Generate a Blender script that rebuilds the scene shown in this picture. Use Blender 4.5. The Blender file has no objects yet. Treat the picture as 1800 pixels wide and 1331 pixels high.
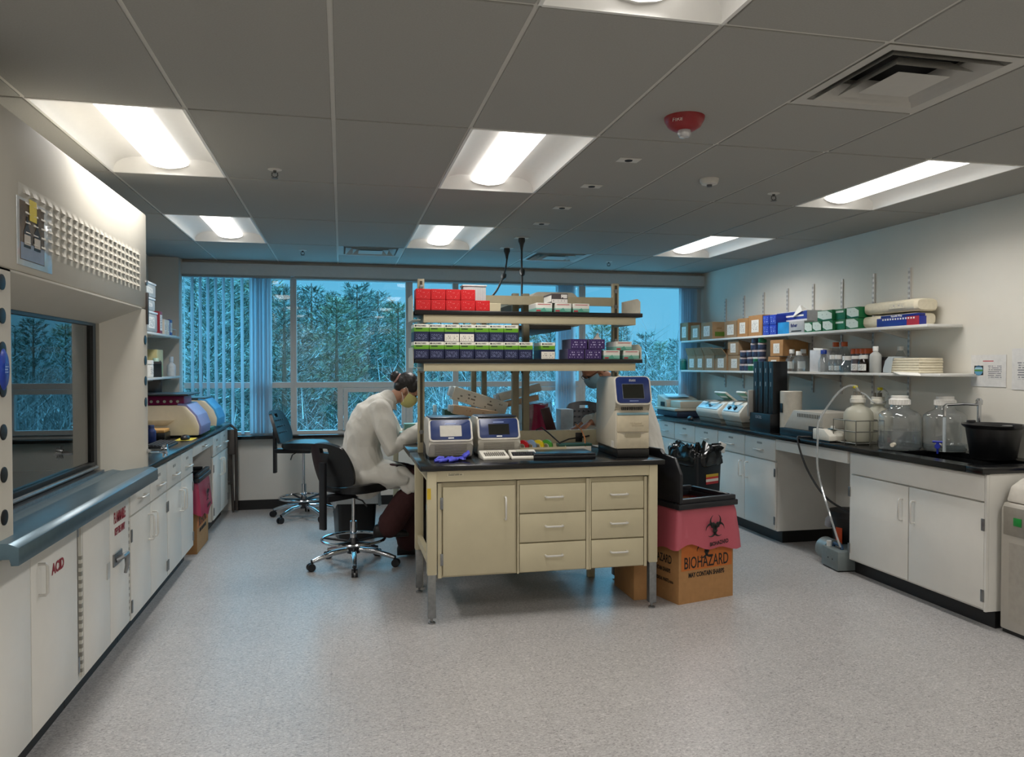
import bpy, bmesh, math, random
from mathutils import Vector, Matrix
rnd = random.Random(7)
S = bpy.context.scene
COL = S.collection
PI = math.pi
# ---------------------------------------------------------------- camera
YAW, PITCH, CH, FPX = math.atan(300/1345.0), -math.atan(24/1345.0), 1.52, 1345.0
cd = bpy.data.cameras.new('camera'); cam = bpy.data.objects.new('camera', cd); COL.objects.link(cam)
cd.sensor_fit = 'HORIZONTAL'; cd.sensor_width = 36; cd.lens = FPX/1800*36; cd.clip_start = .05; cd.clip_end = 300
cam.location = (0, 0, CH); cam.rotation_euler = (PI/2+PITCH, 0, -YAW)
S.camera = cam
# ---------------------------------------------------------------- world (overcast winter sky) and exposure
SKY_ZENITH = 10.5
w = bpy.data.worlds.new('sky'); S.world = w; w.use_nodes = True
nt = w.node_tree; bg = nt.nodes['Background']
tc = nt.nodes.new('ShaderNodeTexCoord'); nz = nt.nodes.new('ShaderNodeTexNoise'); nz.inputs['Scale'].default_value = 3
rp = nt.nodes.new('ShaderNodeValToRGB')
rp.color_ramp.elements[0].position = .3; rp.color_ramp.elements[0].color = (.10, .47, .76, 1)
rp.color_ramp.elements[1].position = .75; rp.color_ramp.elements[1].color = (.18, .58, .86, 1)
nt.links.new(tc.outputs['Generated'], nz.inputs['Vector']); nt.links.new(nz.outputs['Fac'], rp.inputs['Fac'])
sx = nt.nodes.new('ShaderNodeSeparateXYZ'); mr = nt.nodes.new('ShaderNodeMapRange')     # an overcast sky: brighter towards the zenith
nt.links.new(tc.outputs['Generated'], sx.inputs[0]); nt.links.new(sx.outputs['Z'], mr.inputs['Value'])
mr.inputs['From Min'].default_value = .12; mr.inputs['From Max'].default_value = .9; mr.inputs['To Min'].default_value = 1.0; mr.inputs['To Max'].default_value = SKY_ZENITH
nt.links.new(rp.outputs['Color'], bg.inputs['Color']); nt.links.new(mr.outputs[0], bg.inputs['Strength'])
S.view_settings.view_transform = 'Standard'; S.view_settings.look = 'None'
S.view_settings.gamma = 1; S.view_settings.use_curve_mapping = False
S.view_settings.exposure = 0.0
LENS_GLOW, LAMP_WATT, LAMP_COL = 3.6, 14.0, (1.0, .97, .935)
# ---------------------------------------------------------------- measuring helpers: a pixel of the photograph onto a real plane
_F = Vector((math.sin(YAW)*math.cos(PITCH), math.cos(YAW)*math.cos(PITCH), math.sin(PITCH)))
_R = Vector((math.cos(YAW), -math.sin(YAW), 0)); _U = _R.cross(_F)
_C = Vector((0, 0, CH))
def ray(px, py): return _F+_R*((px-900)/FPX)-_U*((py-665.5)/FPX)
def PZ(px, py, z): d = ray(px, py); return _C+d*((z-CH)/d.z)
def PX(px, py, x): d = ray(px, py); return _C+d*(x/d.x)
def PY(px, py, y): d = ray(px, py); return _C+d*(y/d.y)
def yx(px, x): return PX(px, 642, x).y
def xy(px, y): return PY(px, 642, y).x
# ---------------------------------------------------------------- materials
def lin(h):
    h = h.lstrip('#'); c = [int(h[i:i+2], 16)/255 for i in (0, 2, 4)]
    return tuple(((v+.055)/1.055)**2.4 if v > .04045 else v/12.92 for v in c)+(1,)
_M = {}
def mt(hexc, rough=.5, metal=0., var=.06, scale=30., coat=0., spec=.5, emit=0., bump=0.):
    k = (hexc, rough, metal, var, scale, coat, spec, emit, bump)
    if k in _M: return _M[k]
    m = bpy.data.materials.new('mat_'+hexc.strip('#')); m.use_nodes = True
    t = m.node_tree; p = t.nodes['Principled BSDF']; c = lin(hexc)
    if var:
        g = t.nodes.new('ShaderNodeTexCoord'); n = t.nodes.new('ShaderNodeTexNoise')
        n.inputs['Scale'].default_value = scale; n.inputs['Detail'].default_value = 3
        r = t.nodes.new('ShaderNodeValToRGB')
        a = 1-var; b = 1+var
        r.color_ramp.elements[0].color = (c[0]*a, c[1]*a, c[2]*a, 1); r.color_ramp.elements[0].position = .3
        r.color_ramp.elements[1].color = (min(c[0]*b, 1), min(c[1]*b, 1), min(c[2]*b, 1), 1); r.color_ramp.elements[1].position = .7
        t.links.new(g.outputs['Object'], n.inputs['Vector']); t.links.new(n.outputs['Fac'], r.inputs['Fac'])
        t.links.new(r.outputs['Color'], p.inputs['Base Color'])
        if bump:
            bp = t.nodes.new('ShaderNodeBump'); bp.inputs['Strength'].default_value = bump; bp.inputs['Distance'].default_value = .01
            t.links.new(n.outputs['Fac'], bp.inputs['Height']); t.links.new(bp.outputs['Normal'], p.inputs['Normal'])
    else: p.inputs['Base Color'].default_value = c
    p.inputs['Roughness'].default_value = rough; p.inputs['Metallic'].default_value = metal
    p.inputs['Specular IOR Level'].default_value = spec
    p.inputs['Coat Weight'].default_value = coat
    if emit:
        p.inputs['Emission Color'].default_value = c; p.inputs['Emission Strength'].default_value = emit
    _M[k] = m; return m
def thin_glass(name, tint=(1, 1, 1), ior=1.5, rough=.0, base=0.0, haze=0.0, hazecol=(.8, .85, .85), gain=1.0):
    if name in _M: return _M[name]
    m = bpy.data.materials.new(name); m.use_nodes = True; t = m.node_tree; t.nodes.clear()
    o = t.nodes.new('ShaderNodeOutputMaterial'); tr = t.nodes.new('ShaderNodeBsdfTransparent'); gl = t.nodes.new('ShaderNodeBsdfGlossy')
    tr.inputs['Color'].default_value = (*tint, 1); gl.inputs['Roughness'].default_value = rough
    f0 = ((ior-1)/(ior+1))**2                                    # Schlick, the same from both sides of the sheet
    lw = t.nodes.new('ShaderNodeLayerWeight'); lw.inputs['Blend'].default_value = .5
    pw = t.nodes.new('ShaderNodeMath'); pw.operation = 'POWER'; pw.inputs[1].default_value = 5
    mx = t.nodes.new('ShaderNodeMixShader'); ad = t.nodes.new('ShaderNodeMath'); ad.operation = 'MULTIPLY_ADD'; ad.use_clamp = True
    ad.inputs[1].default_value = (1-f0)*gain; ad.inputs[2].default_value = f0*gain+base
    t.links.new(lw.outputs['Facing'], pw.inputs[0]); t.links.new(pw.outputs[0], ad.inputs[0]); t.links.new(ad.outputs[0], mx.inputs[0])
    src = tr.outputs[0]
    if haze:
        df = t.nodes.new('ShaderNodeBsdfDiffuse'); df.inputs['Color'].default_value = (*hazecol, 1)
        m2 = t.nodes.new('ShaderNodeMixShader'); m2.inputs[0].default_value = haze
        t.links.new(tr.outputs[0], m2.inputs[1]); t.links.new(df.outputs[0], m2.inputs[2]); src = m2.outputs[0]
    t.links.new(src, mx.inputs[1]); t.links.new(gl.outputs[0], mx.inputs[2]); t.links.new(mx.outputs[0], o.inputs[0])
    _M[name] = m; return m
def translucent(name, hexc, frac=.5, rough=.6, clear=0.):
    if name in _M: return _M[name]
    m = bpy.data.materials.new(name); m.use_nodes = True; t = m.node_tree; p = t.nodes['Principled BSDF']; c = lin(hexc)
    p.inputs['Base Color'].default_value = c; p.inputs['Roughness'].default_value = rough
    o = t.nodes['Material Output']; tl = t.nodes.new('ShaderNodeBsdfTranslucent'); tl.inputs['Color'].default_value = c
    mx = t.nodes.new('ShaderNodeMixShader'); mx.inputs[0].default_value = frac
    t.links.new(p.outputs[0], mx.inputs[1]); t.links.new(tl.outputs[0], mx.inputs[2]); src = mx.outputs[0]
    if clear:
        tr = t.nodes.new('ShaderNodeBsdfTransparent'); m3 = t.nodes.new('ShaderNodeMixShader'); m3.inputs[0].default_value = clear
        t.links.new(src, m3.inputs[1]); t.links.new(tr.outputs[0], m3.inputs[2]); src = m3.outputs[0]
    t.links.new(src, o.inputs[0]); _M[name] = m; return m
def bands(name, axis, stops, rough=.45):
    """printed stripes along one axis of the object's own box (0..1)"""
    if name in _M: return _M[name]
    m = bpy.data.materials.new(name); m.use_nodes = True; t = m.node_tree; p = t.nodes['Principled BSDF']
    g = t.nodes.new('ShaderNodeTexCoord'); sp = t.nodes.new('ShaderNodeSeparateXYZ'); r = t.nodes.new('ShaderNodeValToRGB')
    r.color_ramp.interpolation = 'CONSTANT'
    e = r.color_ramp.elements
    for i, (pos, hx) in enumerate(stops):
        q = e[i] if i < 2 else e.new(pos)
        q.position = pos; q.color = lin(hx)
    t.links.new(g.outputs['Generated'], sp.inputs[0]); t.links.new(sp.outputs[axis], r.inputs['Fac'])
    t.links.new(r.outputs['Color'], p.inputs['Base Color']); p.inputs['Roughness'].default_value = rough
    _M[name] = m; return m
def printed(name, paper='#e9e9e4', ink='#555a60', rows=9., dens=.5, rough=.5, ax=(0, 2)):
    """paper with rows of fine print"""
    if name in _M: return _M[name]
    m = bpy.data.materials.new(name); m.use_nodes = True; t = m.node_tree; p = t.nodes['Principled BSDF']; L = t.links.new
    g = t.nodes.new('ShaderNodeTexCoord'); sp = t.nodes.new('ShaderNodeSeparateXYZ'); L(g.outputs['Generated'], sp.inputs[0])
    def mth(op, a, b=None):
        n = t.nodes.new('ShaderNodeMath'); n.operation = op
        for i, v in enumerate((a, b)):
            if v is None: continue
            if isinstance(v, (int, float)): n.inputs[i].default_value = v
            else: L(v, n.inputs[i])
        return n.outputs[0]
    rowv = mth('MULTIPLY', sp.outputs[ax[1]], rows); fr = mth('FRACT', rowv); line = mth('GREATER_THAN', fr, .55)
    cb = t.nodes.new('ShaderNodeCombineXYZ'); L(mth('MULTIPLY', sp.outputs[ax[0]], 14.), cb.inputs[0]); L(mth('MULTIPLY', mth('FLOOR', rowv), 5.37), cb.inputs[1])
    n = t.nodes.new('ShaderNodeTexNoise'); n.inputs['Scale'].default_value = 1.0; L(cb.outputs[0], n.inputs['Vector'])
    wd = mth('GREATER_THAN', n.outputs['Fac'], 1-dens)
    mask = mth('MULTIPLY', line, wd)
    for a in ax:
        mask = mth('MULTIPLY', mask, mth('LESS_THAN', mth('ABSOLUTE', mth('SUBTRACT', sp.outputs[a], .5)), .4))
    mx = t.nodes.new('ShaderNodeMix'); mx.data_type = 'RGBA'; L(mask, mx.inputs[0]); mx.inputs[6].default_value = lin(paper); mx.inputs[7].default_value = lin(ink)
    L(mx.outputs[2], p.inputs['Base Color']); p.inputs['Roughness'].default_value = rough
    _M[name] = m; return m
# ---------------------------------------------------------------- mesh builder
class MB:
    def __init__(s): s.bm = bmesh.new()
    def _xf(s, vs, M):
        if M is not None:
            for v in vs: v.co = M @ v.co
    def box(s, x0, x1, y0, y1, z0, z1, b=0., M=None, seg=2):
        vs = [s.bm.verts.new((x, y, z)) for z in (z0, z1) for y in (y0, y1) for x in (x0, x1)]
        fs = [s.bm.faces.new([vs[i] for i in f]) for f in ((0, 2, 3, 1), (4, 5, 7, 6), (0, 1, 5, 4), (2, 6, 7, 3), (0, 4, 6, 2), (1, 3, 7, 5))]
        if b > 0:
            es = list({e for f in fs for e in f.edges})
            r = bmesh.ops.bevel(s.bm, geom=es, offset=b, segments=seg, profile=.5, affect='EDGES')
            vs = list({v for f in r['faces'] for v in f.verts} | {v for v in vs if v.is_valid})
        s._xf(vs, M); return s
    def prism(s, poly, ax, a, b, bev=0., M=None, seg=2):
        """poly: 2D points in the two other axes (in xyz order), extruded a..b along ax"""
        def mk(p, t):
            q = list(p); q.insert(ax, t); return q
        A = [s.bm.verts.new(mk(p, a)) for p in poly]; B = [s.bm.verts.new(mk(p, b)) for p in poly]
        n = len(poly); fs = [s.bm.faces.new(A), s.bm.faces.new(B[::-1])]
        for i in range(n): fs.append(s.bm.faces.new((A[i], B[i], B[(i+1) % n], A[(i+1) % n])))
        vs = A+B
        if bev > 0:
            es = list({e for f in fs for e in f.edges})
            r = bmesh.ops.bevel(s.bm, geom=es, offset=bev, segments=seg, profile=.5, affect='EDGES')
            vs = list({v for f in r['faces'] for v in f.verts} | {v for v in vs if v.is_valid})
        s._xf(vs, M); return s
    def loft(s, rings, cap=True, closed=True, M=None):
        R = [[s.bm.verts.new(p) for p in r] for r in rings]; n = len(rings[0])
        for a, b in zip(R, R[1:]):
            for i in range(n if closed else n-1): s.bm.faces.new((a[i], a[(i+1) % n], b[(i+1) % n], b[i]))
        if cap and closed:
            s.bm.faces.new(R[0][::-1]); s.bm.faces.new(R[-1])
        s._xf([v for r in R for v in r], M); return s
    def lathe(s, prof, c=(0, 0, 0), n=20, M=None, cap=True):
        return s.loft([[(c[0]+max(r, 1e-4)*math.cos(2*PI*i/n), c[1]+max(r, 1e-4)*math.sin(2*PI*i/n), c[2]+z) for i in range(n)] for r, z in prof], cap, True, M)
    def cyl(s, p0, p1, r, r2=None, n=14, M=None):
        return s.tube([p0, p1], r, n, radii=[r, r if r2 is None else r2], M=M)
    def tube(s, pts, r, n=8, closed=False, radii=None, M=None):
        P = [Vector(p) for p in pts]; k = len(P); rings = []; up = None
        for i in range(k):
            if closed: d = (P[(i+1) % k]-P[i-1])
            else: d = P[min(i+1, k-1)]-P[max(i-1, 0)]
            if d.length < 1e-9: d = Vector((0, 0, 1))
            d.normalize()
            if up is None: up = Vector((0, 0, 1)) if abs(d.z) < .9 else Vector((1, 0, 0))
            u = up-d*up.dot(d)
            if u.length < 1e-5: u = d.orthogonal()
            u.normalize(); v = d.cross(u); up = u
            rr = radii[i] if radii else r
            rings.append([P[i]+(u*math.cos(2*PI*j/n)+v*math.sin(2*PI*j/n))*rr for j in range(n)])
        if closed: rings.append(rings[0]); 
        return s.loft(rings, cap=not closed, M=M)
    def ell(s, c, rx, ry, rz, n=16, m=10, M=None):
        prof = [(math.sin(PI*i/m), -math.cos(PI*i/m)) for i in range(m+1)]
        return s.loft([[(c[0]+rx*max(r, 1e-3)*math.cos(2*PI*i/n), c[1]+ry*max(r, 1e-3)*math.sin(2*PI*i/n), c[2]+rz*z) for i in range(n)] for r, z in prof], True, True, M)
    def plate(s, pts, t, M=None):
        """flat polygon (3D points) given a thickness vector t"""
        t = Vector(t); A = [s.bm.verts.new(Vector(p)) for p in pts]; B = [s.bm.verts.new(Vector(p)+t) for p in pts]; n = len(pts)
        s.bm.faces.new(A); s.bm.faces.new(B[::-1])
        for i in range(n): s.bm.faces.new((A[i], B[i], B[(i+1) % n], A[(i+1) % n]))
        s._xf(A+B, M); return s
    def mesh(s, name, mat, ang=.7):
        bm = s.bm
        bmesh.ops.remove_doubles(bm, verts=bm.verts, dist=1e-6)
        bmesh.ops.recalc_face_normals(bm, faces=bm.faces)
        for f in bm.faces: f.smooth = True
        for e in bm.edges:
            e.smooth = len(e.link_faces) == 2 and e.calc_face_angle(0) < ang
        me = bpy.data.meshes.new(name); bm.to_mesh(me); bm.free(); me.materials.append(mat); return me
    def build(s, name, mat, parent=None, world=False, ang=.7):
        me = s.mesh(name, mat, ang)
        return link(name, me, parent, world)
def rootof(o):
    while o.parent: o = o.parent
    return o
def link(name, me, parent=None, world=False):
    o = bpy.data.objects.new(name, me); COL.objects.link(o)
    if parent is not None:
        o.parent = parent
        if world: me.transform(rootof(parent).matrix_basis.inverted())
    elif not world:
        xs = [v.co for v in me.vertices]
        c = Vector(((min(v.x for v in xs)+max(v.x for v in xs))/2, (min(v.y for v in xs)+max(v.y for v in xs))/2, min(v.z for v in xs)))
        me.transform(Matrix.Translation(-c)); o.location = c
    return o
def thing(name, label, cat, loc=(0, 0, 0), rz=0., group=None):
    o = bpy.data.objects.new(name, None); COL.objects.link(o); o.empty_display_size = .1
    o.location = loc; o.rotation_euler = (0, 0, rz); return tag(o, label, cat, group)
def tag(o, label=None, cat=None, group=None, kind=None):
    if label: o['label'] = label
    if cat: o['category'] = cat
    if group: o['group'] = group
    if kind: o['kind'] = kind
    return o
def struct(name, mb, mat, label, cat, parent=None):
    o = mb.build(name, mat, parent, world=parent is not None)
    if parent is None: tag(o, label, cat, kind='structure')
    return o
def dup(o, loc=None, rz=None, label=None, group=None):
    def cp(a, par):
        c = a.copy(); COL.objects.link(c)
        if par is not None: c.parent = par
        for ch in a.children: cp(ch, c)
        return c
    c = cp(o, None)
    if loc is not None: c.location = loc
    if rz is not None: c.rotation_euler = (0, 0, rz)
    if label: c['label'] = label
    if group: c['group'] = group
    return c
def T(x=0, y=0, z=0): return Matrix.Translation((x, y, z))
def RX(a): return Matrix.Rotation(a, 4, 'X')
def RY(a): return Matrix.Rotation(a, 4, 'Y')
def RZ(a): return Matrix.Rotation(a, 4, 'Z')
def frame(o, r, u):
    r = Vector(r).normalized(); u = Vector(u); u = (u-r*u.dot(r)).normalized(); n = r.cross(u)
    return Matrix(((r.x, u.x, n.x, o[0]), (r.y, u.y, n.y, o[1]), (r.z, u.z, n.z, o[2]), (0, 0, 0, 1)))
def txt(name, s, size, mat, parent, M, ext=.0004, bold=0., sx=1., world=False, gap=1.):
    """real lettering; M: frame with x along the line, y up, z out of the surface (centre of the line)"""
    cu = bpy.data.curves.new('text', 'FONT'); cu.body = s; cu.size = size; cu.align_x = 'CENTER'; cu.align_y = 'CENTER'; cu.extrude = ext
    cu.offset = bold; cu.resolution_u = 3; cu.space_line = gap
    to = bpy.data.objects.new('text', cu); COL.objects.link(to)
    me = bpy.data.meshes.new_from_object(to); bpy.data.objects.remove(to); bpy.data.curves.remove(cu)
    me.transform(M @ Matrix.Diagonal((sx, 1, 1, 1))); me.materials.clear(); me.materials.append(mat)
    return link(name, me, parent, world)
ORD = ['first', 'second', 'third', 'fourth', 'fifth', 'sixth', 'seventh', 'eighth', 'ninth', 'tenth', 'eleventh', 'twelfth']
# common materials
WHITE = mt('#dcdad3', .35, var=.02, scale=8); CREAM = mt('#bfb597', .4, var=.03, scale=8); BLACK = mt('#0b0b0c', .35, var=.1)
EPOXY = mt('#0e0f10', .22, var=.2, scale=60); CHROME = mt('#c9ccd0', .12, 1., var=.02); STEEL = mt('#8d8f90', .35, .9, var=.12, scale=40)
PLASTIC = mt('#14151a', .4, var=.08); NAVY = mt('#1d2c58', .35, var=.04); OFFW = mt('#cfc9ba', .42, var=.03)
CARD = mt('#a3784a', .75, var=.07, scale=25); CARDG = mt('#93795a', .75, var=.07, scale=25); KICK = mt('#0c0c0d', .5, var=.1)
PAPER = mt('#e6e4dd', .6, var=.02); REDINK = mt('#8c1f2c', .5, var=.05); INK = mt('#15130f', .6, var=.05); GREY = mt('#8e8c86', .45, var=.04)
LABEL = printed('label_print', rows=9, dens=.55, ax=(1, 2)); LABELX = printed('label_print_x', rows=9, dens=.55, ax=(0, 2))
CLEAR = thin_glass('clear_plastic', (.96, .97, .97), 1.45, .05, .03, .06, (.7, .73, .74))
# ================================================================ SETTING
XL, XR, YB, YW, H = -1.87, 4.2, -1.6, 8.42, 2.6
fm = bpy.data.materials.new('speckled_vinyl'); fm.use_nodes = True; t = fm.node_tree; p = t.nodes['Principled BSDF']; L = t.links.new
g = t.nodes.new('ShaderNodeTexCoord')
mp = t.nodes.new('ShaderNodeMapping'); L(g.outputs['Object'], mp.inputs[0]); mp.inputs['Scale'].default_value = (1, 1.7, 1)
n1 = t.nodes.new('ShaderNodeTexNoise'); n1.inputs['Scale'].default_value = 95; n1.inputs['Detail'].default_value = 4; n1.inputs['Distortion'].default_value = .8; L(mp.outputs[0], n1.inputs['Vector'])
r1 = t.nodes.new('ShaderNodeValToRGB'); e = r1.color_ramp.elements
e[0].position = .33; e[0].color = lin('#787674'); e[1].position = .66; e[1].color = lin('#bdbab7')
q = e.new(.43); q.color = lin('#9d9a98'); q = e.new(.56); q.color = lin('#a6a3a1')
L(n1.outputs['Fac'], r1.inputs['Fac'])
br = t.nodes.new('ShaderNodeTexBrick'); br.offset = 0; br.inputs['Scale'].default_value = 1; br.inputs['Brick Width'].default_value = .3048; br.inputs['Row Height'].default_value = .3048
br.inputs['Mortar Size'].default_value = .0012; br.inputs['Color1'].default_value = (1, 1, 1, 1); br.inputs['Color2'].default_value = (.95, .95, .95, 1); br.inputs['Mortar'].default_value = (.78, .78, .78, 1)
L(g.outputs['Object'], br.inputs['Vector'])
mx = t.nodes.new('ShaderNodeMix'); mx.data_type = 'RGBA'; mx.blend_type = 'MULTIPLY'; mx.inputs[0].default_value = 1
L(r1.outputs['Color'], mx.inputs[6]); L(br.outputs['Color'], mx.inputs[7]); L(mx.outputs[2], p.inputs['Base Color'])
p.inputs['Roughness'].default_value = .34; p.inputs['Specular IOR Level'].default_value = .45
bp = t.nodes.new('ShaderNodeBump'); bp.inputs['Strength'].default_value = .12; bp.inputs['Distance'].default_value = .002; L(n1.outputs['Fac'], bp.inputs['Height']); L(bp.outputs[0], p.inputs['Normal'])
struct('floor', MB().box(XL-.15, XR+.15, YB-.15, YW+.3, -.12, 0), fm, 'grey speckled vinyl tile floor of the laboratory', 'floor')
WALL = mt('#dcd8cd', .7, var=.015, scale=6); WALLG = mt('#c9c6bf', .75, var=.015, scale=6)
struct('wall_right', MB().box(XR, XR+.15, YB-.15, YW+.3, 0, H+.3), WALL, 'white painted side wall behind the shelves', 'wall')
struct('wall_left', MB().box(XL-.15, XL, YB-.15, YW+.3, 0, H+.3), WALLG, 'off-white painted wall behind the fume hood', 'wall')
struct('wall_back', MB().box(XL, XR, YB-.15, YB, 0, H+.3), WALL, 'off-white wall behind the photographer', 'wall')
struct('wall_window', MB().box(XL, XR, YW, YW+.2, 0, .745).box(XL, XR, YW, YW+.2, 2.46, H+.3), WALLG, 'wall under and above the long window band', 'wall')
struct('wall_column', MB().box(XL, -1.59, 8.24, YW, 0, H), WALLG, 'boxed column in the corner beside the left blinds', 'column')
struct('trim_1', MB().box(-1.59, XR, 8.33, YW+.09, .745, .78, .004), EPOXY, 'black window sill ledge running under the windows', 'sill')
struct('trim_2', MB().box(-1.59, XR, 8.36, YW, 2.45, H-.03), mt('#c6cbcd', .6, var=.02), 'grey boxed header above the windows', 'header')
struct('baseboard_window', MB().box(-1.1, 3.56, YW-.015, YW, 0, .1), KICK, 'black rubber baseboard below the windows', 'baseboard')
struct('baseboard_right', MB().box(XR-.015, XR, YB, 2.5, 0, .1), KICK, 'black rubber baseboard on the right wall', 'baseboard')
# ---- windows
FRAME = mt('#b4b8b8', .45, var=.03); PANE = thin_glass('window_glass', (.97, .99, .99), 1.5, 0, .0)
bays = [(-1.59, xy(511, 8.5)), (xy(522, 8.5), xy(713, 8.5)), (xy(725, 8.5), xy(795, 8.5)), (xy(805, 8.5), xy(1016, 8.5)), (xy(1027, 8.5), 4.06)]
yf0, yf1 = 8.46, 8.54
edges = [-1.59]+[ (bays[i][1]+bays[i+1][0])/2 for i in range(4)]+[XR]
wl = ['left window bay behind the vertical blinds', 'window bay of pines behind the seated person', 'narrow window bay behind the red boxes', 'window bay behind the middle of the bench shelves', 'right window bay with open sky beside the white wall']
for i, (a, b) in enumerate(bays):
    o = thing('window_%d' % (i+1), wl[i], 'window', ((a+b)/2, 8.5, .78)); o['kind'] = 'structure'
    A, B = edges[i]+(.001 if i else 0), edges[i+1]
    m = MB()
    m.box(A, a, yf0, yf1, .78, 2.46).box(b, B, yf0, yf1, .78, 2.46)
    m.box(a, b, yf0, yf1, .78, .815).box(a, b, yf0, yf1, 2.425, 2.46).box(a, b, yf0, yf1, 1.275, 1.335)
    mid = {0: xy(470, 8.5), 1: xy(598, 8.5), 3: xy(905, 8.5), 4: xy(1108, 8.5)}.get(i)
    if mid: m.box(mid-.03, mid+.03, yf0, yf1, .81, 1.28)
    lows = [(a, mid-.03), (mid+.03, b)] if mid else [(a, b)]
    m.build('window_frame', FRAME, o, True)
    if i in (1, 3):
        x0, x1 = lows[1]; s = MB()
        for q in ((x0+.004, x0+.05, .819, 1.271), (x1-.05, x1-.004, .819, 1.271), (x0+.05, x1-.05, .819, .865), (x0+.05, x1-.05, 1.225, 1.271)): s.box(q[0], q[1], yf0-.02, yf0+.03, q[2], q[3])
        s.build('sash', FRAME, o, True)
    MB().box(a-.005, b+.005, 8.497, 8.503, 1.33, 2.43).build('upper_pane', PANE, o, True)
    for q in lows: MB().box(q[0]-.005, q[1]+.005, 8.497, 8.503, .81, 1.28).build('lower_pane', PANE, o, True)
# ---- vertical blinds
SLAT = translucent('blind_fabric', '#c2ccd4', .5)
def slat(o, x, ang, y=8.40):
    c = Vector((x, y, 0)); d = Vector((math.cos(ang), math.sin(ang), 0))*.044; nrm = Vector((-d.y, d.x, 0)).normalized()*.006
    P = [c-d, c-d*.4+nrm, c+d*.4+nrm, c+d]
    m = MB(); m.loft([[(p.x, p.y, z) for p in P] for z in (.80, 2.425)], cap=False, closed=False)
    return m.build('slat', SLAT, o, True)
def blind(label, x0, x1, singles, stack):
    o = thing('vertical_blind', label, 'blind', ((x0+x1)/2, 8.39, .8), group='vertical blinds at the windows')
    MB().box(x0, x1, 8.365, 8.43, 2.425, 2.449).build('headrail', mt('#8f9494', .5), o, True)
    for x, a in singles: slat(o, x, a)
    for x, a in stack: slat(o, x, a)
sl = [338.5, 352.7, 366, 380, 393.5, 409, 426]
blind('vertical blind half drawn over the left window, slats spread out', -1.585, edges[1]-.02, [(xy(q, 8.40), math.atan2(8.40, xy(q, 8.4))+.36) for q in sl],
      [(xy(443+4.6*k, 8.40), math.radians(62+9*(k % 3))) for k in range(8)])
blind('vertical blind gathered into a bundle behind the bench shelves', edges[1]+.02, edges[4]-.01, [], [(xy(981+4.4*k, 8.4), math.radians(34+2*(k % 3))) for k in range(7)])
blind('vertical blind gathered against the right wall beside the cardboard boxes', edges[4]+.01, XR-.01, [], [(xy(1197+4.0*k, 8.4), math.radians(28+2*(k % 3))) for k in range(7)])
# ---- outdoors
SNOWG = mt('#d5dadb', .9, var=.25, scale=2)
tag(MB().box(-60, 70, 10, 120, -4.4, -4.1).build('snowy_ground', SNOWG), 'snow dusted ground under the pine trees outside', 'ground', kind='structure')
def leafmat(name, a, b, c):
    m = bpy.data.materials.new(name); m.use_nodes = True; t = m.node_tree; p = t.nodes['Principled BSDF']
    g = t.nodes.new('ShaderNodeNewGeometry'); r = t.nodes.new('ShaderNodeValToRGB'); e = r.color_ramp.elements
    e[0].position = .0; e[0].color = lin(a); e[1].position = 1; e[1].color = lin(c); q = e.new(.6); q.color = lin(b)
    t.links.new(g.outputs['Random Per Island'], r.inputs['Fac']); t.links.new(r.outputs['Color'], p.inputs['Base Color'])
    p.inputs['Roughness'].default_value = .85; p.inputs['Specular IOR Level'].default_value = .2; return m
NEEDLE = leafmat('pine_needles', '#33453f', '#5c6f66', '#a9b6b6'); NEEDLE2 = leafmat('pine_needles_yellow', '#485240', '#70795f', '#a9b3a8')
BRUSH = leafmat('bare_brush', '#565452', '#7b7978', '#abb0b3'); BARK = mt('#5a4a3e', .9, var=.3, scale=9)
def pine(name, hgt, rad, seed, mat, label, loc, n=16, base=.12):
    r = random.Random(seed); o = thing(name, label, 'tree', loc, group='pine trees beyond the windows')
    MB().cyl((0, 0, 0), (0, 0, hgt), .022*hgt, .02, 7).build('trunk', BARK, o)
    m = MB(); bm = m.bm
    lv = int(n*1.6)
    for i in range(lv):
        f = base+(1-base)*i/lv; z = f*hgt; L_ = rad*(1-f)**.75*(.8+.35*r.random())+.25
        k = r.randint(6, 8); a0 = r.random()*6.28
        for j in range(k):
            a = a0+j*6.28/k+r.uniform(-.25, .25); ln = L_*r.uniform(.75, 1.15); up = r.uniform(.02, .35)+.3*f
            for s in range(int(10+ln*10)):
                u = r.uniform(.15, 1.)**.75; q = Vector((math.cos(a)*ln*u, math.sin(a)*ln*u, z+ln*(up*u-.35*u*(1-u))))
                q += Vector((r.gauss(0, .09*ln*.6), r.gauss(0, .09*ln*.6), r.gauss(0, .07)))
                sz = r.uniform(.07, .15)*(1+.03*hgt)
                for w_ in range(3):
                    b = a+r.uniform(-1.3, 1.3); d = Vector((math.cos(b), math.sin(b), r.uniform(.0, .9))).normalized()*sz*1.5
                    s_ = d.cross(Vector((r.uniform(-1, 1), r.uniform(-1, 1), 1))).normalized()*sz*.22
                    v = [bm.verts.new(q-s_*.5), bm.verts.new(q+s_*.5), bm.verts.new(q+d+s_*.2), bm.verts.new(q+d-s_*.2)]
                    bm.faces.new(v)
    me = bpy.data.meshes.new('foliage')
    for f in bm.faces: f.smooth = False
    bm.to_mesh(me); bm.free(); me.materials.append(mat); link('foliage', me, o)
    return o
protos = []
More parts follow.
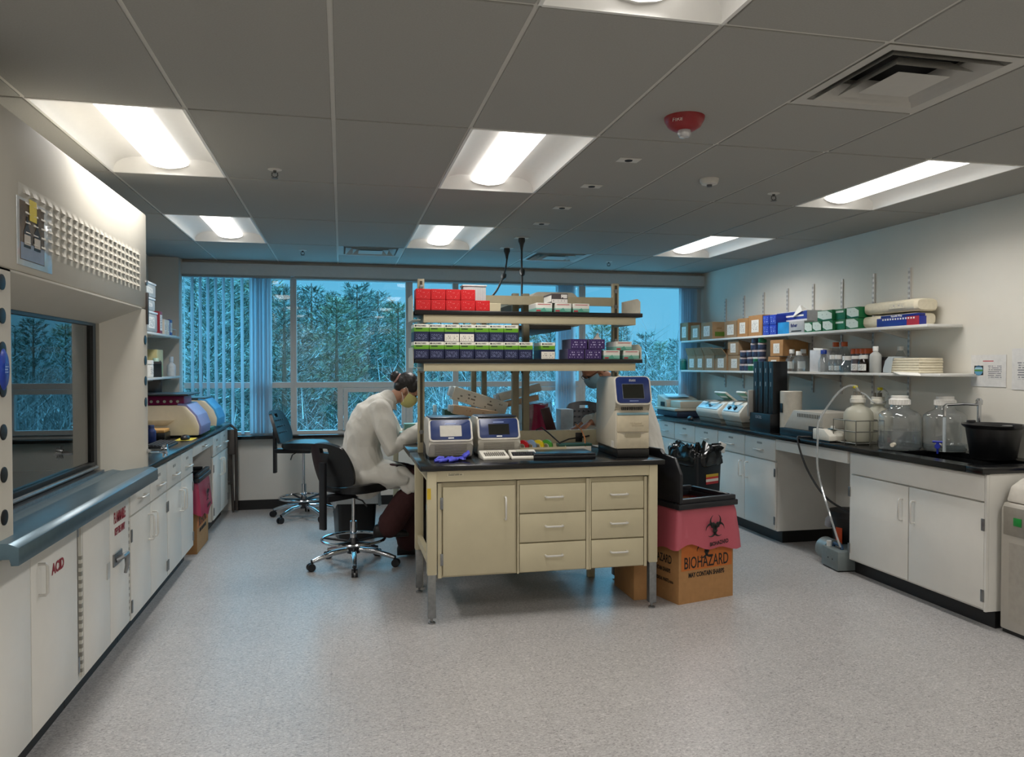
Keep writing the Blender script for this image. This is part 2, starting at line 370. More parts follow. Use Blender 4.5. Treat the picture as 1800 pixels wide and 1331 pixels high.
TL = [ # pixel column of the trunk, distance, height of the top (pixel row), prototype
 (352, 19, 470, 0), (408, 22, 482, 1), (455, 24, 470, 2), (500, 21, 505, 0), (548, 25, 498, 1), (592, 23, 520, 2), (628, 26, 500, 0), (665, 29, 512, 1), (700, 27, 530, 2), (742, 30, 540, 0),
 (775, 33, 552, 1), (815, 30, 566, 2), (850, 34, 556, 0), (888, 31, 570, 1), (930, 35, 578, 2), (968, 33, 572, 0), (1000, 36, 585, 1), (1058, 32, 560, 2), (1092, 36, 575, 0), (1135, 30, 583, 1), (1160, 38, 600, 2), (1190, 34, 596, 0), (375, 30, 475, 2), (525, 33, 515, 1), (575, 36, 515, 0), (610, 35, 520, 1), (690, 37, 535, 0), (480, 33, 500, 1), (430, 30, 480, 0), (650, 38, 515, 2)]
def tree_label(px):
    if px < 470: return 'seen between the slats of the left blind'
    if px < 511: return 'at the right edge of the first window'
    if px < 720: return 'above the bent person in the white coat'
    if px < 800: return 'seen behind the red and green cartons'
    if px < 1020: return 'seen through the bench shelves'
    return 'against the sky in the right window'
cnt = {}
tl = sorted(TL)
for i, (px, d, py, pk) in enumerate(tl):
    base = PY(px, 642, d); top = PY(px, py, d); hh = top.z+4.1
    kind = ['dense dark green pine', 'loose grey green pine', 'yellowish green pine'][pk]
    k = (kind, tree_label(px)); cnt[k] = cnt.get(k, 0)+1
    lab = '%s, %s from left, %s' % (kind, ORD[cnt[k]-1], tree_label(px))
    if len(protos) < 3 and all(q['pk'] != pk for q in protos):
        o = pine('pine_tree', 10, [2.9, 2.6, 3.1][pk], 11+pk, [NEEDLE, NEEDLE, NEEDLE2][pk], lab, (base.x, base.y, -4.1), n=[17, 13, 15][pk]); o['pk'] = pk; protos.append(o)
    else:
        s0 = [q for q in protos if q['pk'] == pk][0]; o = dup(s0, (base.x, base.y, -4.1), rnd.random()*6.28, lab)
    sc = hh/10; o.scale = (sc*.95, sc*.95, sc)
    if o not in protos: o['pk'] = pk
for ob in list(bpy.data.objects):
    if 'pk' in ob: del ob['pk']
# bare winter brush in front of the trees: nobody could count it
r = random.Random(5); m = MB(); bm = m.bm
for i in range(5200):
    d = r.uniform(13, 30); x = r.uniform(-.32, .62)*d; y = d; hgt = r.uniform(.6, 2.6)+ (d-13)*.11
    a = r.random()*6.28; lean = Vector((math.cos(a), math.sin(a), 0))*hgt*r.uniform(.05, .35); b = Vector((x, y, -4.1+r.uniform(0, 1.6)+(d-13)*.09))
    wv = Vector((.022, .008, 0))
    tp = b+Vector((0, 0, hgt))+lean; bm.faces.new([bm.verts.new(b-wv), bm.verts.new(b+wv), bm.verts.new(tp)])
    for k in range(5):
        u = r.uniform(.3, .95); q = b.lerp(tp, u); a = r.random()*6.28; dd = Vector((math.cos(a), math.sin(a), r.uniform(.3, 1.2)))*hgt*.22
        bm.faces.new([bm.verts.new(q-wv*.5), bm.verts.new(q+wv*.5), bm.verts.new(q+dd)])
me = bpy.data.meshes.new('brush'); bm.to_mesh(me); bm.free(); me.materials.append(BRUSH); o = link('winter_brush', me)
tag(o, 'bare grey winter brush under the pines outside the window', 'brush', kind='stuff')
# ================================================================ CEILING
gx = [.58+.61*k for k in range(-5, 7)]; gy = [2.25+1.22*k for k in range(-4, 6)]
TILE = mt('#9e9d98', .9, var=.035, scale=160, spec=.1); TEE = mt('#c9c7c0', .7, var=.02)
fix = {}                                                     # cells taken by fixtures
lights = [(-1.25, 3.47), (-1.25, 5.91), (.58, 1.03), (.58, 3.47), (.58, 5.91), (3.02, 3.47), (3.02, 5.91), (-1.25, 1.03), (3.02, 1.03), (-1.25, -1.41), (.58, -1.41), (3.02, -1.41)]
key = lambda x, y: (round(x*100), round(y*100))
for a in lights: fix[key(*a)] = 'full'
fix[key(1.80, 2.25)] = 'half'; fix[key(-.03, 7.13)] = 'half'; fix[key(1.80, 7.13)] = 'half'
m = MB(); tg = .009; TH = .016
ex = sorted([XL]+[v for v in gx if XL+.02 < v < XR-.02]+[XR]); ey = sorted([YB]+[v for v in gy if YB+.02 < v < YW-.02]+[YW])
for xa, xb in zip(ex, ex[1:]):
    for ya, yb in zip(ey, ey[1:]):
        f = fix.get(key(xa, ya))
        if f == 'full': continue
        y0 = ya+.61 if f == 'half' else ya
        m.box(xa+tg, xb-tg, y0+tg, yb-tg, H, H+.04, .002, seg=1)
struct('ceiling', m, TILE, 'grid of grey acoustic ceiling tiles', 'ceiling')
m = MB()
for v in ex: m.box(v-.0125, v+.0125, YB, YW, H+.006, H+.03)
for v in ey:
    for xa, xb in zip(ex, ex[1:]): m.box(xa+.0125, xb-.0125, v-.0125, v+.0125, H+.006, H+.03)
for (x, y) in ((1.80, 2.86), (-.03, 7.74), (1.80, 7.74)): m.box(x+.0125, x+.5975, y-.0125, y+.0125, H+.006, H+.03)
struct('trim_3', m, TEE, 'thin metal ceiling grid between the tiles', 'ceiling grid')
struct('ceiling_slab', MB().box(XL, XR, YB, YW, H+.32, H+.4), GREY, 'concrete deck above the hung ceiling', 'ceiling')
REFL = mt('#e2e1dd', .5, var=.01); LENS = mt('#fffaf4', .5, var=0, emit=LENS_GLOW)
LAMP = bpy.data.lights.new('ceiling_lamp', 'AREA'); LAMP.shape = 'RECTANGLE'; LAMP.size = .19; LAMP.size_y = 1.12; LAMP.energy = LAMP_WATT; LAMP.color = LAMP_COL; LAMP.spread = math.radians(150)
def troffer(x, y, label):
    o = thing('ceiling_light', label, 'ceiling light', (x+.305, y+.61, H), group='recessed ceiling lights')
    m = MB(); Y1 = .597
    for s in (-1, 1):                                        # curved side reflectors
        prof = [(.292, .0), (.288, .025), (.27, .05), (.235, .068), (.19, .078), (.14, .080), (.10, .076)]
        P = [(s*a, z) for a, z in prof]; Q = [(s*a, z+.012) for a, z in prof][::-1]
        m.prism(P+Q, 1, -Y1, Y1)
    for s in (-1, 1): m.loft([[(-.292, s*.597, .0), (.292, s*.597, .0), (.292, s*.60, .0), (-.292, s*.60, .0)], [(-.292, s*.545, .092), (.292, s*.545, .092), (.292, s*.555, .092), (-.292, s*.555, .092)]])
    m.build('reflector', REFL, o)
    f = MB()
    for s in (-1, 1):
        f.box(s*.2985-.0065, s*.2985+.0065, -.605, .605, -.001, .014); f.box(-.292, .292, s*.6035-.0065, s*.6035+.0065, -.001, .014)
    f.build('trim_frame', REFL, o)
    arc = [(.1*math.cos(PI*k/8), .050-.022*math.sin(PI*k/8)) for k in range(9)]
    MB().prism(arc+[(-.1, .09), (.1, .09)], 1, -.565, .565).build('lens', LENS, o)
    lo = bpy.data.objects.new('lamp', LAMP); COL.objects.link(lo); lo.parent = o; lo.location = (0, 0, .022)
    for s in (-1, 1): MB().prism([(-.108, .085), (-.108, .048), (-.06, .030), (0, .022), (.06, .030), (.108, .048), (.108, .085)], 1, s*.57-.005, s*.57+.005).build('lens_cap', REFL, o)
    return o
ll = ['ceiling light over the fume hood, nearer of the two on the left side', 'ceiling light on the left side near the blinds', 'ceiling light cut off by the top edge above the middle of the room', 'ceiling light in the middle column, directly in front of the bench shelves', 'small far ceiling light above the seated person', 'ceiling light nearest the right white wall and the red alarm', 'far ceiling light on the right above the cardboard boxes']
L0 = None
for i, (x, y) in enumerate(lights):
    lab = ll[i] if i < 7 else 'recessed ceiling light in the near part of the room, %s' % ['left', 'right', 'rear left', 'rear middle', 'rear right'][i-7]
    if L0 is None: L0 = troffer(x, y, lab)
    else: dup(L0, (x+.305, y+.61, H), None, lab)
VENT = mt('#b4b2ac', .5, var=.02); DARK = mt('#16171a', .8)
def diffuser(x, y, label):
    o = thing('air_vent', label, 'vent', (x+.305, y+.305, H), group='square ceiling air diffusers')
    MB().box(-.29, .29, -.29, .29, .10, .11).build('backing', DARK, o)
    def ring(r0, z0, r1, z1, th=.006):
        m = MB()
        def sq(r, z): return [(-r, -r, z), (r, -r, z), (r, r, z), (-r, r, z)]
        return m.loft([sq(r0, z0), sq(r1, z1), sq(r1-.004, z1+th), sq(r0-.004, z0+th), sq(r0, z0)], cap=False)
    ring(.296, -.001, .25, .004).build('outer_frame', VENT, o)
    ring(.25, .004, .246, .09).build('collar', VENT, o)
    ring(.232, -.004, .18, .045).build('louver', VENT, o)
    ring(.165, -.006, .115, .04).build('louver', VENT, o)
    MB().loft([[(-r, -r, z), (r, -r, z), (r, r, z), (-r, r, z)] for r, z in ((.112, -.008), (.10, -.002), (.02, .028))]).build('center_plate', VENT, o)
    MB().lathe([(.04, .012), (.042, .0), (.03, -.004)], n=18).build('center_cap', VENT, o)
    return o
v0 = diffuser(1.80, 2.25, 'large square ceiling air diffuser near the upper right, beside the red alarm')
dup(v0, (-.03+.305, 7.13+.305, H), None, 'far ceiling air diffuser on the left, above the seated person and the windows')
dup(v0, (1.80+.305, 7.13+.305, H), None, 'far ceiling air diffuser behind the hanging power cords')
def sprink(px, py, label):
    p = PZ(px, py, H); o = thing('sprinkler_head', label, 'sprinkler', (p.x, p.y, H), group='fire sprinklers')
    MB().lathe([(.038, .003), (.038, -.002), (.02, -.006)], n=18).build('escutcheon', TEE, o)
    MB().cyl((0, 0, 0), (0, 0, -.02), .009).tube([(-.014, 0, -.018), (-.016, 0, -.035), (0, 0, -.045)], .003, 6).tube([(.014, 0, -.018), (.016, 0, -.035), (0, 0, -.045)], .003, 6).lathe([(.018, -.046), (.018, -.049)], n=12).build('nozzle', mt('#5b5b5a', .4, .6), o)
sprink(483, 298, 'small sprinkler head left of the middle ceiling light'); sprink(1360, 340, 'small sprinkler head beside the light at the right wall')
sprink(532, 440, 'far sprinkler head beside the left ceiling diffuser'); sprink(1070, 460, 'far sprinkler head right of the hanging cords')
p = PZ(1203, 207, H); o = thing('fire_alarm', 'round red ceiling fire alarm with clear strobe', 'fire alarm', (p.x, p.y, H), YAW*-1.6)
MB().lathe([(.088, .0), (.086, -.012), (.07, -.04), (.045, -.055), (.0, -.058)], n=28).build('housing', mt('#8c1218', .35, var=.03), o)
MB().lathe([(.028, -.055), (.03, -.07), (.022, -.085), (.0, -.09)], n=16).build('strobe', mt('#cfcfd2', .15, .3), o)
txt('lettering', 'FIRE', .026, PAPER, o, frame((-.035, -.0735, -.028), (1, -.42, 0), (.1, .3, 1)))
p = PZ(1247, 315, H); o = thing('smoke_detector', 'round white smoke detector on the ceiling', 'smoke detector', (p.x, p.y, H))
MB().lathe([(.055, 0), (.055, -.012), (.045, -.03), (.0, -.034)], n=24).build('housing', mt('#c7c4bc', .4), o); MB().lathe([(.016, -.033), (.014, -.046), (0, -.047)], n=14).build('sensor', mt('#55565a', .4), o)
pl = ['nearest the red alarm', 'second from the red alarm', 'third from the red alarm', 'farthest of the empty four']
for i, (px, py) in enumerate([(1105, 281), (1040, 327), (988, 365), (952, 393)]):
    p = PZ(px, py, H); o = thing('ceiling_outlet', 'white ceiling power outlet plate with dark slot, '+pl[i], 'outlet', (p.x, p.y, H), group='ceiling power outlets')
    MB().box(-.06, .06, -.04, .04, -.004, 0, .002).build('plate', TEE, o); MB().lathe([(.022, -.002), (.02, -.007)], n=16).build('socket', DARK, o)
CORD = mt('#141416', .5)
for i, (px, py, path) in enumerate([(917, 418, [(917, 470), (918, 480), (917, 512), (917, 523)]), (891, 436, [(890, 465), (885, 487), (873, 512), (864, 522)])]):
    p = PZ(px, py, H); y = p.y
    o = thing('extension_cord', ['black power cord hanging straight down from the ceiling', 'black power cord hanging in a curve to the left'][i], 'cord', (p.x, p.y, H), group='hanging power cords')
    MB().box(-.06, .06, -.04, .04, -.004, 0, .002).build('ceiling_plate', TEE, o)
    MB().lathe([(.028, -.004), (.03, -.03), (.018, -.06), (.008, -.11)], n=14).build('plug', CORD, o)
    q = [Vector((p.x, y, H-.1))]; yy = y
    for k, (a, b) in enumerate(path): q.append(PY(a, b, y+(5.19-y)*((k+1)/4)**1.5))
    pts = []
    for a, b in zip(q, q[1:]):
        for k in range(5): pts.append(a.lerp(b, k/5))
    pts.append(q[-1])
    for _ in range(4): pts = [pts[0]]+[(pts[k-1]+pts[k]*2+pts[k+1])/4 for k in range(1, len(pts)-1)]+[pts[-1]]
    MB().tube(pts, .008, 7).build('cable', CORD, o, True)
    c = q[2]; d = (q[3]-q[1]).normalized()
    MB().tube([c-d*.10, c-d*.06, c+d*.02, c+d*.07], .02, 10, radii=[.009, .022, .022, .009]).build('connector', CORD, o, True)
# ================================================================ LEFT: fume hood and its base
HX = -1.08
o = thing('fume_hood', 'large beige fume hood with louvred top and glass sash', 'fume hood', (-1.48, 3.75, 0)); hood = o
HB = mt('#bfbaae', .55, var=.02, scale=6, spec=.2); hz0, hz1 = 1.84, 2.375; hy0, hy1 = 2.72, 4.72
MB().box(-1.86, HX, hy0+.003, hy1-.003, hz0, hz1, .012).build('top_panel', HB, o, True)
m = MB(); ys = [3.0-.06]; zs = [2.125-.034*5-.03]               # pressed louvres: one connected sheet
for c in range(21, -1, -1): y = 4.52-.072*c; ys += [y-.024, y-.019, y+.019, y+.024]
for r_ in range(5, -1, -1): z = 2.125-.034*r_; zs += [z-.008, z-.0065, z+.012]
ys.append(4.58); zs.append(2.15); V = {}
for i, y in enumerate(ys):
    for j, z in enumerate(zs):
        up = .008 if (0 < i < len(ys)-1 and (i-1) % 4 in (1, 2) and 0 < j < len(zs)-1 and (j-1) % 3 == 1) else .0006
        V[i, j] = m.bm.verts.new((HX+up, y, z))
for i in range(len(ys)-1):
    for j in range(len(zs)-1): m.bm.faces.new((V[i, j], V[i+1, j], V[i+1, j+1], V[i, j+1]))
m.build('louver_sheet', HB, o, True, ang=.4)
# front frame: slanted lintel and posts around the sash
SX = -1.23
m = MB(); m.prism([(HX-.03, hz0), (HX, hz0), (HX, 1.832), (SX, 1.735), (SX-.03, 1.735), (SX-.03, hz0)], 1, hy0+.007, hy1-.007); m.build('lintel', HB, o, True)
m = MB(); m.prism([(HX, 4.60), (HX, hy1-.004), (-1.84, hy1-.004), (-1.84, 4.66), (SX-.06, 4.66), (SX-.06, 4.36), (SX, 4.36)], 2, .94, hz0-.001); m.build('right_post', HB, o, True)
m = MB(); m.prism([(HX, 2.87), (HX, hy0+.004), (-1.84, hy0+.004), (-1.84, 2.80), (SX-.06, 2.80), (SX-.06, 2.98), (SX, 2.98)], 2, .94, hz0-.001); m.build('left_post', HB, o, True)
for yy, zs in ((4.665, (1.66, 1.545, 1.43, 1.31)), (2.80, (1.79, 1.68, 1.57, 1.44, 1.30, 1.16, 1.02))):
    for z in zs: MB().lathe([(.026, -.004), (.026, .003), (.02, .004)], n=18, M=T(HX, yy, z) @ RY(PI/2)).build('port_cap', BLACK, o, True)
MB().box(-1.84, -1.80, 2.80, 4.66, .92, 1.82).build('back_liner', mt('#a7a497', .5), o, True)
MB().box(-1.80, -1.25, 2.80, 4.66, .915, .935).build('work_surface', mt('#3a3d40', .4), o, True)
SGL = thin_glass('sash_glass', (.55, .58, .56), 1.75, 0, .03, gain=1.2)
sash = MB().box(SX-.033, SX-.027, 2.985, 4.30, 1.02, 1.735).build('sash_glass', SGL, o, True)
m = MB(); m.box(SX-.05, SX-.012, 4.30, 4.345, .985, 1.734).box(SX-.05, SX-.012, 2.985, 4.30, .975, 1.02).box(SX-.05, SX-.012, 2.985, 4.30, 1.735-.015, 1.7345)
m.build('sash_frame', mt('#3c3d3d', .35, .6), o, True)
MB().tube([(SX+.0, 3.02, 1.0), (SX+.012, 3.04, 1.0), (SX+.012, 4.26, 1.0), (SX, 4.28, 1.0)], .009).build('sash_handle', STEEL, o, True)
SILL = mt('#59707c', .28, .55, var=.05)
m = MB(); m.prism([(-1.235, .90), (-1.235, .955), (-1.19, .965), (-1.16, .95), (-1.04, .948), (-1.01, .935), (-1.01, .875), (-1.035, .875), (-1.035, .90)], 1, hy0+.005, 4.63, .003)
m.build('sill', SILL, o, True)
MB().box(-1.235, -1.20, 2.99, 4.32, .955, .978).build('sill_rail', STEEL, o, True)
d_ = thing
MB().box(HX-.001, HX+.012, 4.688, 4.712, 1.75, 1.93, .003).build('alarm_monitor', mt('#2b2624', .4), o, True)
MB().lathe([(.016, 0), (.016, .008), (.008, .011)], n=14, M=T(HX, 4.69, 1.985) @ RY(PI/2)).build('knob', STEEL, o, True)
m = MB(); m.tube([(-1.08, 4.69, 1.03), (-1.0, 4.69, 1.03)], .012).tube([(-1.0, 4.69, 1.03), (-.97, 4.69, 1.035)], .022, 10).tube([(-.985, 4.655, 1.06), (-.985, 4.69, 1.03), (-.985, 4.725, 1.0)], .008)
m.tube([(-.985, 4.655, 1.0), (-.985, 4.69, 1.03), (-.985, 4.725, 1.06)], .008); m.build('gas_valve', CHROME, o, True)
# sheet with a picture, held on the hood
o = thing('photo_sheet', 'photo sheet of two dark bottles in a clear sleeve on the hood', 'notice', (HX+.008, 3.08, 1.86))
MB().box(HX+.001, HX+.004, 2.92, 3.24, 1.865, 2.10, .001).build('plastic_sleeve', mt('#bfc3c4', .15, coat=.6), o, True)
MB().box(HX+.0042, HX+.0052, 2.94, 3.16, 1.885, 2.09).build('picture', mt('#6b5a48', .25, var=.4, scale=14), o, True)
MB().box(HX+.0053, HX+.006, 2.945, 3.155, 1.888, 1.945).build('picture_tray', mt('#8b93a3', .25), o, True)
for yy in (3.00, 3.09):
    MB().prism([(yy-.03, 1.93), (yy-.03, 1.985), (yy-.01, 2.01), (yy-.008, 2.04), (yy+.008, 2.04), (yy+.01, 2.01), (yy+.03, 1.985), (yy+.03, 1.93)], 0, HX+.0061, HX+.0066).build('pictured_bottle', mt('#221b18', .25), o, True)
    MB().box(HX+.0067, HX+.007, yy-.027, yy+.027, 1.94, 1.975).build('pictured_label', mt('#c7bcae', .3), o, True)
MB().box(HX+.0067, HX+.0075, 3.02, 3.085, 2.03, 2.105).build('yellow_note', mt('#d9c33c', .6), o, True)
p = (HX+.004, 2.80, 1.505)
o = thing('oval_magnet', 'blue oval magnet hanging on the left hood post', 'magnet', p, 0)
m = MB(); m.lathe([(.0, -.003), (.033, -.003), (.036, .0), (.03, .006), (0, .008)], n=24, M=RY(PI/2) @ Matrix.Diagonal((1.9, 1, 1, 1))); m.build('body', mt('#1b3a9a', .3), o)
MB().box(.0078, .0088, -.014, .016, -.016, .02).build('print', printed('magnet_print', '#1b3a9a', '#c9d2ea', 4, .5, .3, ax=(1, 2)), o)
# base cabinets under the hood
FX = -1.13
def text_on(o, s, size, y, z, mat, x=FX+.0015, sx=1.0, bold=.001, nm='lettering'): return txt(nm, s, size, mat, o, frame((x, y, z), (0, 1, 0), (0, 0, 1)), bold=bold, sx=sx, world=True)
def loop_handle(o, p, axis, ln, n, mat, r=.006, dep=.032):
    """bow handle; p centre on the face, axis along, n outward"""
    a = Vector(axis).normalized()*(ln/2); n = Vector(n); p = Vector(p)
    pts = [p-a, p-a+n*dep*.8, p-a*.86+n*dep, p+a*.86+n*dep, p+a+n*dep*.8, p+a]
    return MB().tube(pts, r, 8).build('handle', mat, o, True)
def hinge(o, x, y, z, mat=None, nx=1):
    return MB().box(min(x, x+nx*.006), max(x, x+nx*.006), y-.011, y+.011, z-.035, z+.035, .002).build('hinge', mat or STEEL, o, True)
SATIN = mt('#d6d4ce', .3, .45, var=.03)
o = thing('acid_cabinet', 'white acid cabinet under the hood marked ACID in red', 'cabinet', (-1.5, 3.2, 0))
MB().box(-1.84, FX-.02, hy0, 3.70, .10, .872).build('body', WHITE, o, True); MB().box(-1.8, -1.20, hy0, 3.70, 0, .098).build('plinth', KICK, o, True)
d = MB().box(FX-.018, FX, hy0+.01, 3.15, .125, .855, .004).build('door', WHITE, o, True)
d = MB().box(FX-.018, FX, 3.155, 3.665, .125, .855, .004).build('door', WHITE, o, True)
text_on(d, 'ACID', .060, 3.43, .70, REDINK, sx=.95, bold=.002)
loop_handle(d, (FX, 3.225, .70), (0, 0, 1), .12, (1, 0, 0), SATIN); hinge(o, FX-.004, 3.672, .80); hinge(o, FX-.004, 3.672, .20)
o = thing('flammables_cabinet', 'white cabinet with paddle latch marked FLAMMABLE in red', 'cabinet', (-1.5, 4.1, 0))
MB().box(-1.84, FX-.02, 3.705, 4.52, .10, .872).build('body', WHITE, o, True); MB().box(-1.8, -1.20, 3.705, 4.52, 0, .098).build('plinth', KICK, o, True)
for (a, b, yp) in ((3.745, 4.145, 3.73), (4.15, 4.49, 4.505)):
    d = MB().box(FX-.018, FX, a, b, .125, .855, .004).build('door', WHITE, o, True)
    m = MB().box(FX-.014, FX-.002, yp-.008, yp+.008, .13, .85)
    m.build('piano_hinge', bands('piano_hinge', 2, [(i/40, '#8b8880' if i % 2 else '#d0cdc4') for i in range(0, 31)]), o, True)
text_on(d, 'FLAMMABLE', .078, 4.32, .735, REDINK, sx=.5, bold=.002); text_on(d, 'KEEP FIRE AWAY', .052, 4.32, .665, REDINK, sx=.48, bold=.001)
l = MB().box(FX, FX+.008, 4.19, 4.34, .495, .56, .003).build('latch_plate', STEEL, d, True)
MB().tube([(FX+.006, 4.22, .525), (FX+.03, 4.25, .535), (FX+.032, 4.33, .535), (FX+.03, 4.34, .47), (FX+.022, 4.335, .43)], .011, 8, radii=[.012, .014, .014, .011, .008]).build('latch_handle', STEEL, d, True)
MB().box(FX, FX+.003, 4.09, 4.14, .46, .54, .001).build('edge_guard', mt('#c9c8c2', .3, .4), o, True)
# ================================================================ LEFT: wall bench
o = tag(MB().box(XL+.002, -1.10, 4.725, 8.21, .895, .93, .004).build('worktop', EPOXY), 'black epoxy worktop along the left wall', 'worktop')
m = None
def cabinet_left(label, y0, y1, nd):
    o = thing('base_cabinet', label, 'cabinet', (-1.5, (y0+y1)/2, 0), group='white base cabinets along the left wall')
    MB().box(XL+.003, FX-.02, y0, y1, .10, .893).build('body', WHITE, o, True); MB().box(XL+.003, -1.20, y0, y1, 0, .098).build('plinth', KICK, o, True)
    w_ = (y1-y0)/nd
    for i in range(nd):
        a, b = y0+i*w_+.004, y0+(i+1)*w_-.004
        d = MB().box(FX-.018, FX, a, b, .69, .875, .003).build('drawer', WHITE, o, True)
        loop_handle(d, (FX, (a+b)/2, .765), (0, 1, 0), .13, (1, 0, 0), SATIN)
        MB().box(FX, FX+.002, (a+b)/2-.04, (a+b)/2+.04, .815, .832).build('label_holder', mt('#9b9a94', .4), d, True)
        d = MB().box(FX-.018, FX, a, b, .115, .68, .003).build('door', WHITE, o, True)
        loop_handle(d, (FX, b-.045 if i == 0 else a+.045, .55), (0, 0, 1), .15, (1, 0, 0), SATIN)
        hinge(d, FX, a+.012 if i == 0 else b-.012, .58); hinge(d, FX, a+.012 if i == 0 else b-.012, .19)
    return o
cabinet_left('white two-drawer two-door cabinet right beside the flammables cabinet', 4.525, 5.43, 2)
cabinet_left('white two-drawer two-door cabinet just before the knee space with the red bag', 5.435, 6.34, 2)
cabinet_left('white narrow-looking cabinet beyond the red bag, next to the folded chair', 7.30, 8.20, 2)
o = thing('shallow_drawer_unit', 'white shallow drawer rail over the knee space on the left', 'cabinet', (-1.5, 6.82, .78))
MB().box(XL+.01, FX-.02, 6.343, 7.297, .795, .893).build('rail', WHITE, o, True)
d = MB().box(FX-.018, FX, 6.346, 7.294, .80, .89, .003).build('drawer', WHITE, o, True); loop_handle(d, (FX, 6.8, .845), (0, 1, 0), .13, (1, 0, 0), SATIN)
# ---- left wall shelves and what stands on them
def wshelf(label, x0, x1, y0, y1, z, stds, side):
    o = thing('wall_shelf', label, 'shelf', ((x0+x1)/2, (y0+y1)/2, z-.02)); MB().box(x0, x1, y0, y1, z-.02, z, .003).build('board', mt('#d9d8d3', .4, var=.02), o, True)
    for y in stds:
        w0, w1 = (x1, x0) if side > 0 else (x0, x1)
        s = -side; MB().prism([(w0+s*.008, z-.021), (w1-s*.04, z-.021), (w1-s*.04, z-.03), (w0+s*.008, z-.085)], 1, y-.006, y+.006).build('bracket', mt('#bdbcb8', .4, .3), o, True)
    return o
wshelf('upper white wall shelf on the left carrying the stack of white boxes', XL+.001, -1.57, 5.6, 8.2, 1.80, (6.2, 7.2, 7.95), -1)
wshelf('lower white wall shelf on the left carrying the bottles', XL+.001, -1.57, 5.6, 8.2, 1.41, (6.2, 7.2, 7.95), -1)
def card_box(name, label, cat, x0, x1, y0, y1, z0, z1, mat, group=None, b=.003, rz=0):
    o = thing(name, label, cat, ((x0+x1)/2, (y0+y1)/2, z0), rz, group); hx, hy = (x1-x0)/2, (y1-y0)/2
    MB().box(-hx, hx, -hy, hy, 0, z1-z0, b).build('carton', mat, o); return o, hx, hy, z1-z0
WB = mt('#dfe3e6', .4, var=.03); FROST = translucent('frosted', '#d5dde0', .4)
for i, (z0, z1, yq) in enumerate([(1.80, 1.975, 7.2), (1.98, 2.09, 7.12), (2.095, 2.22, 7.15)]):
    o, hx, hy, hh = card_box('storage_box', 'white lidded plastic box on the upper left shelf, '+['lowest of the stack of three', 'middle of the stack of three', 'topmost of the stack of three'][i], 'box', -1.81, -1.565, yq-.42, yq, z0, z1-.02, FROST, 'white boxes on the upper left shelf', .012)
    MB().box(-hx-.004, hx+.004, -hy-.004, hy+.004, hh, hh+.019, .006).build('lid', WB, o); MB().box(hx, hx+.002, -.1, .1, .03, hh-.03).build('label', LABEL, o)
for i, (a, c, z, lab) in enumerate([(7.30, '#8f1d2e', .2, 'tall red reagent box beside the stack of white boxes'), (7.48, '#d8d2c6', .14, 'white reagent box with red edge on the upper left shelf'), (7.60, '#ddd7cc', .14, 'white reagent box next to the blue box'), (7.72, '#23439a', .15, 'blue reagent box on the upper left shelf')]):
    o, hx, hy, hh = card_box('reagent_box', lab, 'box', -1.77, -1.585, a+.08, a+.18, 1.80, 1.80+z, mt(c, .4), 'reagent boxes on the upper left shelf')
    MB().box(hx, hx+.0015, -.04, .04, .03, hh-.03).build('label', LABEL, o)
m = MB(); x = -1.66
for (a, z) in ((7.9, .0), (7.9, .06), (8.1, .0), (8.1, .06)): m.tube([(x+.07, a, 1.805+z), (x-.07, a, 1.805+z)], .003, 6)
for z in (.0, .06): m.tube([(x+.07, 7.9, 1.805+z), (x+.07, 8.1, 1.805+z), (x-.07, 8.1, 1.805+z), (x-.07, 7.9, 1.805+z)], .003, 6, closed=True)
for (a, b) in ((x+.07, 7.9), (x+.07, 8.1), (x-.07, 7.9), (x-.07, 8.1)): m.cyl((a, b, 1.801), (a, b, 1.865), .003, n=6)
tag(m.build('tube_rack', mt('#c4d3d8', .3, .3)), 'small clear wire rack at the end of the upper left shelf', 'rack')
def bottle(name, label, p, r, h, neck, capr, caph, body, cap, group=None, lab=None, sh=.72, rz=0, cat='bottle', square=0, face=0.):
    o = thing(name, label, cat, p, rz, group)
    hb = h-caph
    prof = [(r*.86, 0), (r, .008), (r, hb*sh), (r*.9, hb*(sh+.08)), (neck*1.1, hb*.93), (neck, hb*.96), (neck, hb)]
    if square: 
        m = MB(); m.loft([[(q*max(-1, min(1, 1.28*math.cos(a))) if False else q*math.copysign(abs(math.cos(a))**.45, math.cos(a)), q*square*math.copysign(abs(math.sin(a))**.45, math.sin(a)), z) for a in [2*PI*i/24+.01 for i in range(24)]] for q, z in prof])
    else: m = MB().lathe(prof, n=20)
    m.build('body', body, o)
    MB().lathe([(capr, hb*.955+.001), (capr, h-.003), (capr*.9, h), (0, h)], n=18).build('cap', cap, o)
    if lab:
        a0 = face; mm = MB(); lz0, lz1 = hb*.15, hb*(sh-.08); k = 8; rr = r*1.012; rows = []
        for i in range(k+1):
            a = a0-.9+1.8*i/k; rows.append(a)
        mm.loft([[(rr*math.cos(a), rr*math.sin(a), z) for z in (lz0, lz1)] for a in rows], cap=False, closed=False); mm.build('label', lab, o)
    return o
PETC = thin_glass('pet_clear', (.90, .92, .92), 1.5, .02, .02, .08, (.7, .74, .75))
WCAP = mt('#e2e2de', .4); OCAP = mt('#c4561c', .4); BCAP = mt('#1f3f9a', .4)
bottle('plastic_jar', 'white plastic jar with white lid on the lower left shelf', (-1.635, 7.08, 1.41), .06, .15, .055, .062, .03, mt('#d5d8d6', .4), WCAP, lab=LABEL, sh=.9)
bottle('wash_bottle', 'pale green plastic bottle on the lower left shelf', (-1.63, 7.42, 1.41), .055, .17, .022, .024, .03, translucent('green_plastic', '#a8d9b4', .5), mt('#bfe0cf', .4), sh=.7)
